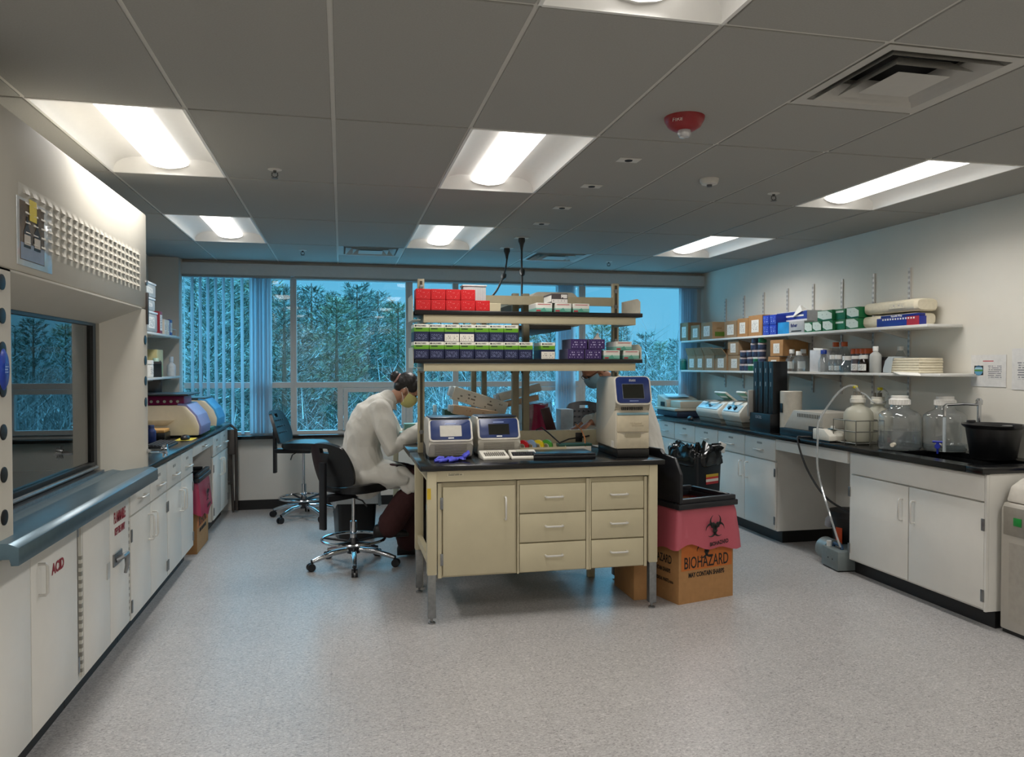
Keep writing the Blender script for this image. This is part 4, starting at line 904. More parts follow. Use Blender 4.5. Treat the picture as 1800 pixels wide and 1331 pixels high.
#tag(MB().box(1.62, 1.80, 4.50, 4.60, BT, BT+.025, .004).build('power_brick', BLACK), 'flat black power brick in front of the tall instrument', 'power adapter')
# black flat device, small keypads, glove
p = PZ(1000, 803, BT); o = thing('laptop', 'closed black laptop lying on the bench beside the tall instrument', 'laptop', (1.37, 4.66, BT), -.03)
MB().box(-.2, .2, -.06, .20, .0, .022, .005).build('base', PLASTIC, o); MB().box(-.2, .2, -.06, .20, .0225, .034, .005).build('lid', mt('#1b1d22', .3), o)
MB().box(-.19, .19, .20, .23, .0, .03, .006).build('battery', PLASTIC, o)
def keypad(label, px, py, rz, dark, cat='label printer'):
    p = PZ(px, py, BT); o = thing('label_printer', label, cat, (p.x, p.y, BT), rz, 'white label printers')
    P = [(.0, .0), (.0, .018), (.13, .048), (.15, .045), (.15, .0)]
    MB().prism(P, 0, -.085, .085, .006).build('body', mt('#d9d5c9', .4), o)
    F = frame((0, 0, .018), (1, 0, 0), (0, .13, .03))
    if dark: MB().box(-.075, .075, .015, .085, .0, .003, .001, F).build('key_panel', mt('#1a1a1c', .4), o)
    m = MB()
    for i in range(4):
        for j in range(10): m.box(-.066+.0134*j, -.058+.0134*j, .022+.015*i, .031+.015*i, .001, .006, 0, F)
    m.build('keys', mt('#3a3a3c' if dark else '#77736b', .5), o)
    MB().box(-.04, .04, .095, .118, .0, .003, .001, F).build('display', mt('#b9bcae' if dark else '#c9c4b6', .3), o)
    return o
keypad('white label printer with dark small keys, left of the pair by the purple glove', 873, 809, .05, False); keypad('white label printer with a black key panel, right of the pair', 923, 808, -.05, True)
# glove
p = PZ(797, 811, BT); o = thing('nitrile_glove', 'crumpled purple-blue nitrile glove on the bench front', 'glove', (p.x, p.y, BT), .15)
m = MB(); r = random.Random(4)
def limbm(m, pts): m.tube([q[0] for q in pts], 0, 10, radii=[q[1] for q in pts])
m.loft([[(-.07+.02*i, -.028*s_*math.cos(2*PI*k/12)-.005*math.sin(i*2.1), .014+.012*math.sin(2*PI*k/12)*s_+.006*math.sin(i*1.7+k)) for k in range(12)] for i, s_ in enumerate((.45, .8, 1.0, 1.05, .95, .8, .75, .85))])
for (a, b, c) in (((-.06, .012, .014), (-.10, .02, .012), (-.115, .015, .009)), ((-.065, -.01, .012), (-.105, -.012, .01), (-.125, -.02, .008)), ((-.05, -.02, .012), (-.085, -.035, .01), (-.10, -.045, .008)), ((.0, -.02, .014), (-.02, -.05, .014), (-.045, -.06, .009)), ((-.06, .0, .02), (-.09, .005, .026), (-.11, .0, .015))):
    m.tube([a, b, c], .01, 8, radii=[.012, .010, .007])
m.loft([[(.06+.012*i, .035*s_*math.cos(2*PI*k/10), .022+.02*s_*math.sin(2*PI*k/10)+.008*i) for k in range(10)] for i, s_ in enumerate((.8, .9, .75, .9))])
m.build('glove', mt('#4a4fc0', .45, var=.12, scale=60, bump=.5), o, ang=1.2)
# tape rack
p = PZ(962, 778, BT); o = thing('tape_tray', 'long beige tray holding four rolls of coloured tape', 'tray', (1.29, 4.93, BT))
m = MB(); m.box(-.17, .17, -.045, -.04, 0, .045).box(-.17, .17, .04, .045, 0, .06).box(-.17, -.165, -.04, .04, 0, .05).box(.165, .17, -.04, .04, 0, .05).box(-.165, .165, -.04, .04, 0, .005); m.build('tray', mt('#c4b999', .45), o)
for i, (hx_, nm, pxx) in enumerate([('#b3161c', 'red', 919), ('#7f97b4', 'pale blue', 933), ('#d9bd12', 'yellow', 946), ('#3f8a2a', 'green', 961)]):
    x = xy(pxx, 4.92); o = thing('tape_roll', '%s tape roll standing in the beige tray' % nm, 'tape', (x, 4.925, BT+.006), 1.05, 'tape rolls in the tray')
    MB().loft([[(x_, r_*math.cos(a_), .043+r_*math.sin(a_)) for a_ in [2*PI*k/22 for k in range(22)]] for x_, r_ in ((-.016, .02), (-.016, .042), (.016, .042), (.016, .02), (-.016, .02))], cap=False).build('roll', mt(hx_, .4), o)
    MB().lathe([(.02, -.014), (.02, .014), (.016, .014), (.016, -.014), (.02, -.014)], n=18, cap=False, M=T(0, 0, .043) @ RY(PI/2)).build('core', mt('#d6d2c8', .5), o)
    MB().box(-.016, .016, -.075, -.03, .0, .0025, M=T(0, -.0, .045) @ RX(.5)).build('loose_end', mt(hx_, .4), o)
# cables on the bench
m = MB(); pts = [PY(942, 756, 5.11), PY(952, 752, 5.10), PY(965, 762, 5.04), PY(985, 780, 4.92), PY(996, 787, 4.92)]; m.tube(pts, .005, 7); tag(m.build('cable', CORD), 'black cable curving down to the laptop on the bench', 'cable')
m = MB(); pts = [PY(1012, 746, 5.11), PY(1022, 756, 5.06), PY(1028, 770, 4.94), PY(1029, 785, 4.90)]; m.tube(pts, .004, 7); tag(m.build('cable', mt('#b5713e', .5)), 'orange brown cable hanging onto the bench', 'cable')
m = MB(); pts = [PY(985, 778, 5.03), PY(1000, 772, 5.08), PY(1020, 769, 5.12), PY(1036, 766, 5.12)]; m.tube(pts, .005, 7); tag(m.build('cable', CORD), 'black cable running sideways under the outlet', 'cable')
o = thing('notebook_stack', 'flat white box with dark green lid behind the laptop', 'box', (1.52, 4.93, BT)); MB().box(-.10, .12, -.03, .05, 0, .045, .003).build('body', mt('#cfcbc0', .5), o); MB().box(-.105, .125, -.032, .052, .045, .062, .003).build('lid', mt('#1f4a40', .4), o)
# ================================================================ MIDDLE: rear bench and its things
o = thing('lab_bench', 'rear lab bench with black top where the seated person works', 'bench', (1.2, 6.4, 0))
MB().box(.445, 1.80, 5.19, 7.6, .895, .93, .004).build('worktop', EPOXY, o, True)
for x in (.49, 1.72):
    for y in (5.20, 7.5): MB().box(x, x+.05, y, y+.05, .0, .894, .003).build('leg', CREAM, o, True)
MB().box(.50, .53, 5.251, 7.499, .83, .894).box(1.73, 1.76, 5.251, 7.499, .83, .894).build('apron', CREAM, o, True)
o = thing('hanging_cabinet', 'cream cabinet under the middle of the rear bench', 'cabinet', (1.3, 6.4, .2)); MB().box(.95, 1.7, 5.26, 7.49, .25, .893).build('body', CREAM, o, True)
for k in range(3): d = MB().box(.93, .948, 5.27+.74*k, 5.99+.74*k, .26, .885, .003).build('door', CREAM, o, True)
o = thing('bench_shelving', 'cream upright posts with a long shelf over the rear bench', 'shelving', (1.2, 6.3, .93))
for (x, y, w_) in ((1.17, 5.22, .045), (1.245, 5.22, .045), (1.135, 6.75, .045), (1.23, 6.75, .045)):
    q = MB().box(x, x+w_, y, y+.05, .931, 2.02, .002).build('upright', mt('#8e866e', .5), o, True)
    MB().box(x-.008, x+w_+.008, y+.01, y+.04, 1.46, 1.50, .004).build('bracket', mt('#4d4636', .5), q, True)
MB().box(1.07, 1.62, 5.30, 6.9, 1.775, 1.80, .002).build('shelf', mt('#3a3630', .5), o, True); MB().box(1.15, 1.30, 5.272, 6.749, 1.94, 1.985).build('top_beam', CRM, o, True)
MB().box(1.07, 1.40, 5.30, 6.7, 1.5, 1.525, .002).build('shelf', mt('#3a3630', .5), o, True)
o = thing('pipette_tip_rack', 'clear grey ridged tip rack on top behind the red cartons', 'rack', (.98, 5.2, 1.86)); 
o.location = (xy(829, 5.0), 4.93, 1.86); MB().box(-.075, .075, -.05, .05, 0, .165, .004).build('body', mt('#9aa0a0', .35), o)
m = MB()
for k in range(18): m.box(-.074+.0083*k, -.070+.0083*k, -.053, -.05, .01, .155)
m.build('ridges', mt('#c9cfcf', .3), o); MB().box(-.08, .08, -.055, .055, .166, .176, .003).build('lid', mt('#c2c6c4', .3), o)
o = thing('foam_box', 'off-white rounded foam lid lying on top of the rear shelving beam', 'box', (xy(969, 5.4), 5.42, 1.80))
MB().prism([(-.20, .0), (-.20, .19), (-.13, .245), (.15, .245), (.2, .19), (.2, .0)], 1, -.10, .12, .02).build('body', mt('#d3cbb9', .6), o)
PACK = printed('pipette_pack', '#c9c5b8', '#6f6a60', 4, .42, .35, ax=(0, 2)); PACK2 = printed('pipette_pack_orange', '#c9ab8b', '#8a4a2c', 3, .35, .35, ax=(0, 2))
def pack(label, a, b, y, th, mat):
    a, b = PY(*a, y), PY(*b, y); L_ = (b-a).length; an = math.atan2(b.z-a.z, b.x-a.x); c = (a+b)/2
    o = thing('pipette_pack', label, 'pipette pack', (c.x, c.y, c.z), 0, 'long packs of pipettes on the rear bench')
    q = MB().box(-L_/2, L_/2, -.06, .06, -th/2, th/2, .006).build('sleeve', mat, o); q.rotation_euler = (0, -an, 0)
    e = MB().box(-L_/2-.03, -L_/2, -.05, .05, -th*.3, th*.42, .004).build('torn_end', FROST, o); e.rotation_euler = (0, -an, 0)
BIN = thin_glass('clear_bin', (.85, .9, .92), 1.45, .05, .04, .25, (.6, .66, .68))
o = tag(MB().box(.93, 1.13, 5.92, 6.2, .932, 1.18, .01).build('storage_bin', BIN), 'translucent storage bin carrying the pipette packs, left of the posts', 'bin')
o = tag(MB().box(1.42, 1.66, 5.95, 6.2, .932, 1.22, .01).build('storage_bin', BIN), 'translucent storage bin carrying the pipette packs, right of the posts', 'bin')
pack('long grey printed pipette pack sloping down to the right, upper left one', (795, 690), (888, 719), 5.95, .105, PACK)
pack('orange-tinted pipette pack sloping under the grey one', (795, 719), (872, 731), 5.85, .07, PACK2)
pack('white pipette pack rising to the right, upper one behind the posts', (876, 699), (948, 680), 6.05, .065, mt('#c3c0b4', .4))
pack('pipette pack with orange printed end, lower one right of the posts', (880, 712), (944, 698), 6.05, .045, PACK2)
bottle('wash_bottle', 'pale blue squeeze bottle standing on the rear bench', (xy(764, 6.3), 6.3, .93), .045, .26, .014, .016, .05, translucent('blue_plastic', '#8fc0d4', .5), mt('#b9d9e4', .4), sh=.6)
card_box('tip_box', 'dark green box on the rear bench beside the blue squeeze bottle', 'box', .80, .93, 6.05, 6.2, .931, 1.165, mt('#1f4a37', .5))
card_box('tip_box', 'white carton with dark lid under the pipette packs', 'box', .83, .94, 5.75, 5.9, .931, 1.10, mt('#20242a', .5))
for i, (pxx, z_, hx_, y_) in enumerate([(704, .0, '#a9c9c4', 6.05), (722, .0, '#cfd8d2', 6.1), (712, .062, '#86b5a4', 6.1)]):
    x_ = xy(pxx, y_)+.05; card_box('tip_rack', 'small %s tip rack in front of the seated person' % ['pale teal lower left', 'white lower right', 'green upper'][i], 'rack', x_-.055, x_+.055, y_, y_+.1, .931+z_, .99+z_, mt(hx_, .35), 'tip racks by the seated person')
o = thing('waste_bag', 'magenta plastic waste bag standing on the rear bench', 'bag', (xy(945, 6.0), 6.0, .93))
m = MB(); r = random.Random(2)
m.loft([[((.085+.012*math.sin(3*k+j))*math.copysign(abs(math.cos(2*PI*k/20))**.6, math.cos(2*PI*k/20))*s_, .06*s_*math.sin(2*PI*k/20), z_+.01*math.sin(5*k)*(j > 2)) for k in range(20)] for j, (s_, z_) in enumerate(((.9, 0), (1, .05), (1.0, .12), (.9, .2), (.95, .265), (.9, .27)))]); m.build('bag', mt('#a01648', .3, var=.15), o)
o = thing('laptop', 'open dark red laptop leaning back on the rear bench, seen from behind', 'laptop', (xy(970, 5.75), 5.75, .93), 0)
MB().prism([(-.09, .245), (-.02, .262), (.06, .012), (-.02, .005)], 1, -.0, .012, .002, M=RX(.0)).build('lid', mt('#33090c', .35), o); MB().box(-.03, .10, .014, .12, 0, .016, .003).build('base', PLASTIC, o)
card_box('tissue_box', 'white blank carton on the rear bench right of the dark red laptop', 'box', xy(986, 6.1), xy(1008, 6.1), 6.1, 6.25, .931, 1.15, mt('#c4ccd0', .5))
# ---- stools
PU = mt('#0d0e11', .38, var=.15, scale=120, bump=.15)
def stool(label, x, y, rz, h, spin=0.):
    o = thing('lab_stool', label, 'stool', (x, y, 0), rz, 'black laboratory stools')
    def sup(rx, ry, n, k=28): return [(rx*math.copysign(abs(math.cos(2*PI*i/k))**(2/n), math.cos(2*PI*i/k)), ry*math.copysign(abs(math.sin(2*PI*i/k))**(2/n), math.sin(2*PI*i/k))) for i in range(k)]
    MB().loft([[(px*s_+.03, py*s_, h+z+.018*max(0, abs(py*s_)/.2)**2*(z > -.02)-.02*max(0, (px*s_-.1)/.1)**2*(z > -.02)) for px, py in sup(.225, .225, 3)] for s_, z in ((.72, -.055), (.95, -.045), (1., -.022), (.98, -.004), (.85, .004), (.4, -.006), (.05, -.008))]).build('seat', PU, o)
    m = MB(); bm = m.bm; NU, NV = 24, 18; G = {}
    for i in range(NU+1):
        for j in range(NV+1):
            u, v = i/NU*2-1, j/NV*2-1; b = .62
            uu, vv = u*math.sqrt(1-b*v*v/2), v*math.sqrt(1-b*u*u/2)
            w_ = uu*.215*(1-.10*vv); zz = h+.165+.165*vv
            G[i, j] = bm.verts.new((-.245+.9*w_*w_-.05*vv-.0*uu, w_, zz))
    fs = []
    for i in range(NU):
        for j in range(NV):
            if 9 <= i <= 14 and j in (14, 15): continue
            fs.append(bm.faces.new((G[i, j], G[i+1, j], G[i+1, j+1], G[i, j+1])))
    bmesh.ops.recalc_face_normals(bm, faces=fs)
    bmesh.ops.solidify(bm, geom=fs, thickness=.028)
    b = m.build('backrest', PU, o, ang=.9)
    dm = MB()
    for i in range(5):
        for j in range(3):
            yy = -.10+.05*i; zz = h+.11+.06*j; dm.ell((-.245+.9*yy*yy-.05*((zz-h-.165)/.165)+.016, yy, zz), .005, .012, .009, 8, 6)
    dm.build('dimples', mt('#23252b', .4), b)
    MB().box(-.30, -.272, -.03, .03, h-.30, h+.19, .006).build('back_bracket', PLASTIC, o); MB().box(-.28, .08, -.05, .05, h-.10, h-.056, .008).build('seat_mechanism', PLASTIC, o)
    MB().tube([(.0, .04, h-.085), (.02, .16, h-.09), (.03, .2, h-.12)], .006, 6).tube([(-.05, -.04, h-.085), (-.06, -.17, h-.10), (-.06, -.22, h-.14)], .006, 6).build('lever', PLASTIC, o)
    MB().cyl((0, 0, .30), (0, 0, h-.09), .014, n=14).build('piston', CHROME, o); MB().cyl((0, 0, .12), (0, 0, .34), .025, n=16).build('column', CHROME, o)
    MB().lathe([(.05, .10), (.052, .17), (.035, .20), (.026, .215)], n=18).build('hub', PLASTIC, o)
    for k in range(5):
        a = spin+2*PI*k/5; c, s = math.cos(a), math.sin(a)
        l = MB().tube([(c*.04, s*.04, .125), (c*.16, s*.16, .115), (c*.27, s*.27, .085), (c*.315, s*.315, .07)], .02, 10, radii=[.02, .022, .019, .016]).build('leg', CHROME, o)
        q = MB()
        for d_ in (-.014, .014): q.cyl((c*.325-s*(d_-.008), s*.325+c*(d_-.008), .03), (c*.325-s*(d_+.008), s*.325+c*(d_+.008), .03), .03, n=16)
        q.cyl((c*.318, s*.318, .03), (c*.318, s*.318, .085), .009); q.build('caster', PLASTIC, l)
    MB().tube([(.235*math.cos(2*PI*i/36), .235*math.sin(2*PI*i/36), .205) for i in range(36)], .011, 8, closed=True).build('foot_ring', CHROME, o)
    m = MB()
    for k in range(5):
        a = spin+.6+2*PI*k/5; m.tube([(.04*math.cos(a), .04*math.sin(a), .185), (.232*math.cos(a), .232*math.sin(a), .205)], .010, 6)
    m.build('ring_spokes', PLASTIC, o); return o
st = stool('black lab stool in front, under the seated person', .085, 5.89, math.radians(40), .62, .25)
stool('empty black lab stool behind, near the window ledge', xy(533, 7.85), 7.85, math.radians(-14), .745, .5)
stool('black lab stool with only its back showing, behind the tall instrument', 2.5, 7.6, math.radians(-100), .80, .1)
# ---- people
from mathutils import noise as mnoise
def remesh(mb, vox, smooth=6, wr=0., ws=9., seed=0):
    me = bpy.data.meshes.new('t'); bmesh.ops.recalc_face_normals(mb.bm, faces=mb.bm.faces); mb.bm.to_mesh(me); mb.bm.free()
    t_ = bpy.data.objects.new('t', me); COL.objects.link(t_)
    md = t_.modifiers.new('r', 'REMESH'); md.mode = 'VOXEL'; md.voxel_size = vox
    if smooth: s_ = t_.modifiers.new('s', 'SMOOTH'); s_.iterations = smooth; s_.factor = .5
    dg = bpy.context.evaluated_depsgraph_get(); dg.update()
    out = bpy.data.meshes.new_from_object(t_.evaluated_get(dg)); bpy.data.objects.remove(t_); bpy.data.meshes.remove(me)
    if wr:
        out.update()
        ns = [v.normal.copy() for v in out.vertices]
        for v, n in zip(out.vertices, ns):
            p = v.co*ws+Vector((seed, 0, 0)); q = Vector((p.x+.35*p.z, p.y*1.2, p.z*.55+.5*p.x))
            f = 1-2*abs(mnoise.noise(q)); g = 1-2*abs(mnoise.noise(q*2.1+Vector((3, 1, 7))))
            v.co += n*wr*(.65*f+.35*g)
    for f in out.polygons: f.use_smooth = True
    return out
def part(name, me, mat, parent): me.materials.clear(); me.materials.append(mat); return link(name, me, parent, True)
def seg(mb, pts, n=14, hint=(0, 1, 0)):
    """limb of elliptical rings: (point, radius along hint, radius across)"""
    P = [Vector(p[0]) for p in pts]; rings = []; hint = Vector(hint)
    for i, (p, ra, rb) in enumerate(pts):
        d = (P[min(i+1, len(P)-1)]-P[max(i-1, 0)]).normalized(); u = hint-d*hint.dot(d)
        u = u.normalized() if u.length > .05 else d.orthogonal().normalized(); v = d.cross(u)
        rings.append([P[i]+u*ra*math.cos(2*PI*k/n)+v*rb*math.sin(2*PI*k/n) for k in range(n)])
    mb.loft(rings)
    mb.ell(P[0], pts[0][2], pts[0][1] if abs(hint.y) > .5 else pts[0][2], pts[0][2], 12, 8); q = pts[-1]; mb.ell(P[-1], min(q[1], q[2]), min(q[1], q[2]), min(q[1], q[2]), 12, 8); return mb
def head(mb, M):
    mb.ell((0, 0, .03), .096, .076, .092, 20, 14, M); mb.ell((.035, 0, -.05), .055, .052, .062, 16, 10, M); mb.ell((.045, 0, -.015), .05, .06, .055, 16, 10, M)
    mb.loft([[(.085, -.012, .02), (.085, .012, .02), (.07, .01, .02)], [(.112, -.014, -.03), (.112, .014, -.03), (.07, .014, -.035)]], M=M); mb.ell((.104, 0, -.027), .014, .016, .011, 10, 8, M)
    for s in (-1, 1): mb.ell((-.005, s*.076, -.012), .017, .009, .03, 10, 8, M); mb.ell((.082, s*.03, .018), .018, .022, .008, 10, 8, M)
    mb.ell((.088, 0, -.062), .013, .026, .008, 10, 8, M); mb.ell((.068, 0, -.098), .02, .022, .016, 10, 8, M)
def hand(mb, wrist, d, up, side, curl=.5, sc=1.):
    """palm, four unequal fingers curling downwards, thumb from the side of the palm"""
    d = Vector(d).normalized(); up = Vector(up); up = (up-d*up.dot(d)).normalized(); s_ = d.cross(up)*side; w0 = Vector(wrist)
    seg(mb, [(w0, .026, .018), (w0+d*.045*sc, .038, .016), (w0+d*.09*sc, .042, .013)], 12, s_)
    for k, (o_, ln) in enumerate(((-.033, .062), (-.011, .074), (.011, .070), (.032, .055))):
        b = w0+d*.09*sc+s_*o_; c = curl*(1+.12*k)
        p1 = b+(d*math.cos(c*.5)-up*math.sin(c*.5))*ln*.45; p2 = p1+(d*math.cos(c*1.2)-up*math.sin(c*1.2))*ln*.32; p3 = p2+(d*math.cos(c*1.8)-up*math.sin(c*1.8))*ln*.26
        mb.tube([b-d*.012, p1, p2, p3], .008, 8, radii=[.0095, .009, .008, .0065])
    b = w0+d*.03*sc-s_*.03; mb.tube([b, b+d*.035-s_*.02-up*.008, b+d*.065-s_*.022-up*.022, b+d*.083-s_*.018-up*.03], .01, 8, radii=[.014, .011, .010, .007])
SKIN = mt('#b98a70', .5, var=.04); COAT = mt('#dcd9d0', .8, var=.02, scale=30); COATW = mt('#dcd9d0', .8, var=.03, scale=11, bump=.6); HAIR = mt('#16100d', .45, var=.2, scale=80)
o = thing('person', 'seated person in white lab coat and yellow face mask bending over the bench', 'person', (.18, 5.95, 0)); wm = o
Hc = Vector((xy(713, 5.98)+.005, 5.98, 1.325)); HM = T(*Hc) @ RZ(-.12) @ RY(.62)
nb = Vector((.345, 5.98, 1.235)); hn = HM @ Vector((-.025, 0, -.06))
LW = Vector((.615, 5.80, 1.045)); RW = Vector((.66, 6.10, 1.03))
b = MB(); head(b, HM); seg(b, [(nb-Vector((.03, 0, .05)), .065, .06), (nb, .056, .054), ((nb+hn)/2, .052, .054), (hn, .055, .06)])
seg(b, [((.17, 5.97, .70), .16, .11), ((.16, 5.97, .88), .13, .10), ((.21, 5.98, 1.08), .15, .105), ((.29, 5.98, 1.19), .15, .08)])
seg(b, [((.30, 5.83, 1.18), .05, .05), ((.37, 5.74, .905), .04, .04), (LW, .026, .024)]); seg(b, [((.30, 6.13, 1.18), .05, .05), ((.45, 6.2, .93), .04, .04), (RW, .026, .024)])
for (hy, K, A) in ((5.88, (.58, 5.86, .645), (.325, 5.83, .27)), (6.06, (.60, 6.09, .645), (.50, 6.08, .10))):
    seg(b, [((.19, hy, .69), .085, .085), (K, .06, .06), (A, .04, .045)])
hand(b, LW, (.75, .35, -.25), (.2, 0, 1), 1, .55); hand(b, RW, (.8, -.35, -.2), (.2, 0, 1), -1, .6)
part('body', remesh(b, .0058, 4), SKIN, o)
c = MB()
seg(c, [((.17, 5.97, .665), .205, .17), ((.155, 5.97, .78), .19, .15), ((.15, 5.97, .90), .165, .135), ((.175, 5.98, 1.02), .18, .14), ((.235, 5.98, 1.13), .19, .14), ((.30, 5.98, 1.205), .165, .10), ((.345, 5.98, 1.245), .085, .075)], 20)
seg(c, [((.285, 5.83, 1.175), .085, .085), ((.325, 5.765, 1.04), .072, .076), ((.365, 5.735, .905), .064, .068), ((.48, 5.77, .965), .056, .058), (LW-Vector((.035, 0, .015)), .05, .05)], 16)
seg(c, [((.285, 6.13, 1.175), .08, .08), ((.37, 6.18, 1.04), .072, .075), ((.45, 6.2, .93), .068, .07), ((.56, 6.15, .98), .056, .06), (RW-Vector((.035, 0, .015)), .05, .05)], 16)
seg(c, [((.16, 5.96, .675), .215, .11), ((.30, 5.95, .68), .205, .105), ((.42, 5.93, .665), .195, .09), ((.50, 5.92, .64), .18, .06)], 20)
seg(c, [((.44, 5.80, .69), .03, .06), ((.50, 5.775, .62), .02, .07), ((.525, 5.765, .575), .014, .05)], 12)
part('lab_coat', remesh(c, .0075, 5, .013, 7.5, 2), COATW, o)
m = MB(); k = 18
m.loft([[HM.to_translation()*0+nb+Vector((-.01+.05*s_*math.cos(2*PI*i/k)+.01, (.075*s_)*math.sin(2*PI*i/k), z_+.035*math.cos(2*PI*i/k)*-1)) for i in range(k)] for s_, z_ in ((1.25, -.03), (1.2, .03), (1.38, .02), (1.5, -.035))], cap=False); m.build('collar', COAT, o, True)
tr = MB()
for (hy, K, A, kr) in ((5.885, (.585, 5.86, .648), (.35, 5.84, .30), .09), (6.06, (.605, 6.09, .648), (.51, 6.08, .13), .09)):
    K = Vector(K); A = Vector(A); seg(tr, [((.16, hy, .68), .10, .098), ((.38, hy-.005, .672), .098, .095), (K, kr*.92, kr*.92), (K.lerp(A, .4), .088, .09), (A, .085, .095)], 16)
part('trousers', remesh(tr, .008, 4, .008, 9, 5), mt('#3c1a1a', .85, var=.06), o)
for (x, y, z, s_) in ((.315, 5.835, .215, 1), (.51, 6.08, .012, 1)):
    m = MB(); m.loft([[(x-.085+.265*t_, y+w_*math.cos(2*PI*i/16)*1., z+(.012 if False else 0)+max(0., hh*(.5+.5*math.sin(2*PI*i/16)))) for i in range(16)] for t_, w_, hh in ((0, .018, .06), (.06, .034, .10), (.25, .038, .115), (.45, .042, .085), (.75, .045, .062), (.93, .034, .045), (1., .012, .025))]); m.build('shoe', mt('#14110f', .5), o, True)
hm = MB(); hm.ell((-.02, 0, .048), .092, .083, .088, 20, 14, HM); hm.ell((.03, 0, .085), .066, .068, .042, 16, 10, HM); hm.ell((-.055, 0, -.0), .05, .066, .055, 14, 10, HM)
for s in (-1, 1): hm.ell((.02, s*.064, .042), .05, .015, .04, 12, 8, HM)
hm.ell((-.130, 0, .035), .042, .046, .042, 14, 10, HM); hm.ell((-.10, 0, .035), .03, .03, .03, 10, 8, HM)
part('hair', remesh(hm, .006, 3, .003, 30, 1), HAIR, o)
MB().tube([HM @ Vector((-.108, .034*math.cos(2*PI*i/20), .035+.034*math.sin(2*PI*i/20))) for i in range(20)], .011, 8, closed=True).build('hair_tie', mt('#c49a92', .7), o, True)
mk = MB(); mk.loft([[HM @ Vector((.02+rx*math.cos(a_), ry*math.sin(a_), z_)) for a_ in [(-1.5+3.0*i/14) for i in range(15)]] for rx, ry, z_ in ((.082, .071, -.002), (.100, .073, -.022), (.101, .074, -.05), (.095, .070, -.078), (.078, .06, -.10), (.055, .04, -.115))], cap=False, closed=False)
MKY = mt('#d8cf86', .75, var=.03); me_ = mk.build('face_mask', MKY, o, True)
m = MB()
for s in (-1, 1):
    m.tube([HM @ Vector((.035, s*.070, -.012)), HM @ Vector((.01, s*.081, .01)), HM @ Vector((-.012, s*.084, .022)), HM @ Vector((-.022, s*.084, -.0))], .0022, 6); m.tube([HM @ Vector((.035, s*.066, -.085)), HM @ Vector((.005, s*.078, -.05)), HM @ Vector((-.018, s*.083, -.03))], .0022, 6)
m.build('mask_strap', PAPER, me_, True)
m = MB()
for s in (-1, 1): m.ell((.088, s*.031, .004), .009, .014, .005, 10, 6, HM); m.tube([HM @ Vector((.096, s*.014, .022)), HM @ Vector((.095, s*.03, .027)), HM @ Vector((.083, s*.046, .022))], .0035, 6)
m.build('eyes_and_brows', HAIR, o, True)
# second person, mostly hidden behind the tall instrument
o = thing('person', 'standing person in white coat and blue mask, half hidden behind the tall instrument', 'person', (2.28, 5.62, 0))
HM = T(1.90, 5.6, 1.475) @ RZ(PI+.25) @ RY(.62); nb = Vector((2.06, 5.61, 1.385)); hn = HM @ Vector((-.025, 0, -.06)); W1 = Vector((1.83, 5.47, 1.09)); W2 = Vector((1.84, 5.74, 1.05))
b = MB(); head(b, HM); seg(b, [(nb+Vector((.03, 0, -.05)), .06, .06), (nb, .056, .054), (hn, .055, .058)])
seg(b, [((2.28, 5.62, .92), .15, .11), ((2.25, 5.62, 1.08), .13, .10), ((2.17, 5.61, 1.24), .15, .105), ((2.09, 5.61, 1.33), .15, .08)])
seg(b, [((2.10, 5.45, 1.32), .05, .05), ((2.06, 5.40, 1.06), .04, .04), (W1, .026, .024)]); seg(b, [((2.10, 5.77, 1.32), .05, .05), ((2.04, 5.82, 1.06), .04, .04), (W2, .026, .024)])
for y in (5.53, 5.71): seg(b, [((2.28, y, .92), .085, .085), ((2.27, y, .5), .058, .058), ((2.29, y, .08), .04, .045)]); seg(b, [((2.29, y, .05), .04, .035), ((2.16, y, .035), .04, .03)])
hand(b, W1, (-.8, .1, -.45), (0, 0, 1), 1, .6); hand(b, W2, (-.85, -.1, -.4), (0, 0, 1), -1, .5)
part('body', remesh(b, .0065, 4), mt('#a8755a', .5, var=.04), o)
c = MB(); seg(c, [((2.29, 5.62, .56), .25, .20), ((2.29, 5.62, .80), .225, .175), ((2.265, 5.62, 1.02), .185, .15), ((2.19, 5.61, 1.22), .19, .145), ((2.11, 5.61, 1.33), .165, .10), ((2.07, 5.61, 1.385), .085, .07)], 20)
seg(c, [((2.11, 5.45, 1.31), .08, .08), ((2.07, 5.41, 1.08), .072, .075), (W1+Vector((.06, -.01, .02)), .052, .052)], 16); seg(c, [((2.11, 5.77, 1.31), .08, .08), ((2.05, 5.81, 1.08), .072, .075), (W2+Vector((.06, 0, .02)), .052, .052)], 16)
part('lab_coat', remesh(c, .009, 5, .013, 7.5, 8), COATW, o)
tr = MB()
for y in (5.53, 5.71): seg(tr, [((2.28, y, .60), .09, .09), ((2.275, y, .35), .08, .08), ((2.29, y, .10), .07, .075)], 14)
part('trousers', remesh(tr, .009, 3, .005), mt('#23262e', .85), o)
for y in (5.53, 5.71):
    m = MB(); m.loft([[(2.37-.265*t_, y+w_*math.cos(2*PI*i/16), .001+max(0., hh*(.5+.5*math.sin(2*PI*i/16)))) for i in range(16)] for t_, w_, hh in ((0, .02, .06), (.06, .038, .10), (.25, .042, .115), (.45, .045, .09), (.75, .048, .07), (.93, .036, .05), (1., .012, .025))]); m.build('shoe', BLACK, o, True)
hm = MB(); hm.ell((-.02, 0, .048), .094, .085, .09, 18, 12, HM); hm.ell((.03, 0, .085), .066, .068, .042, 14, 8, HM); hm.ell((-.055, 0, 0), .05, .068, .06, 14, 8, HM); part('hair', remesh(hm, .007, 3, .003, 30, 1), HAIR, o)
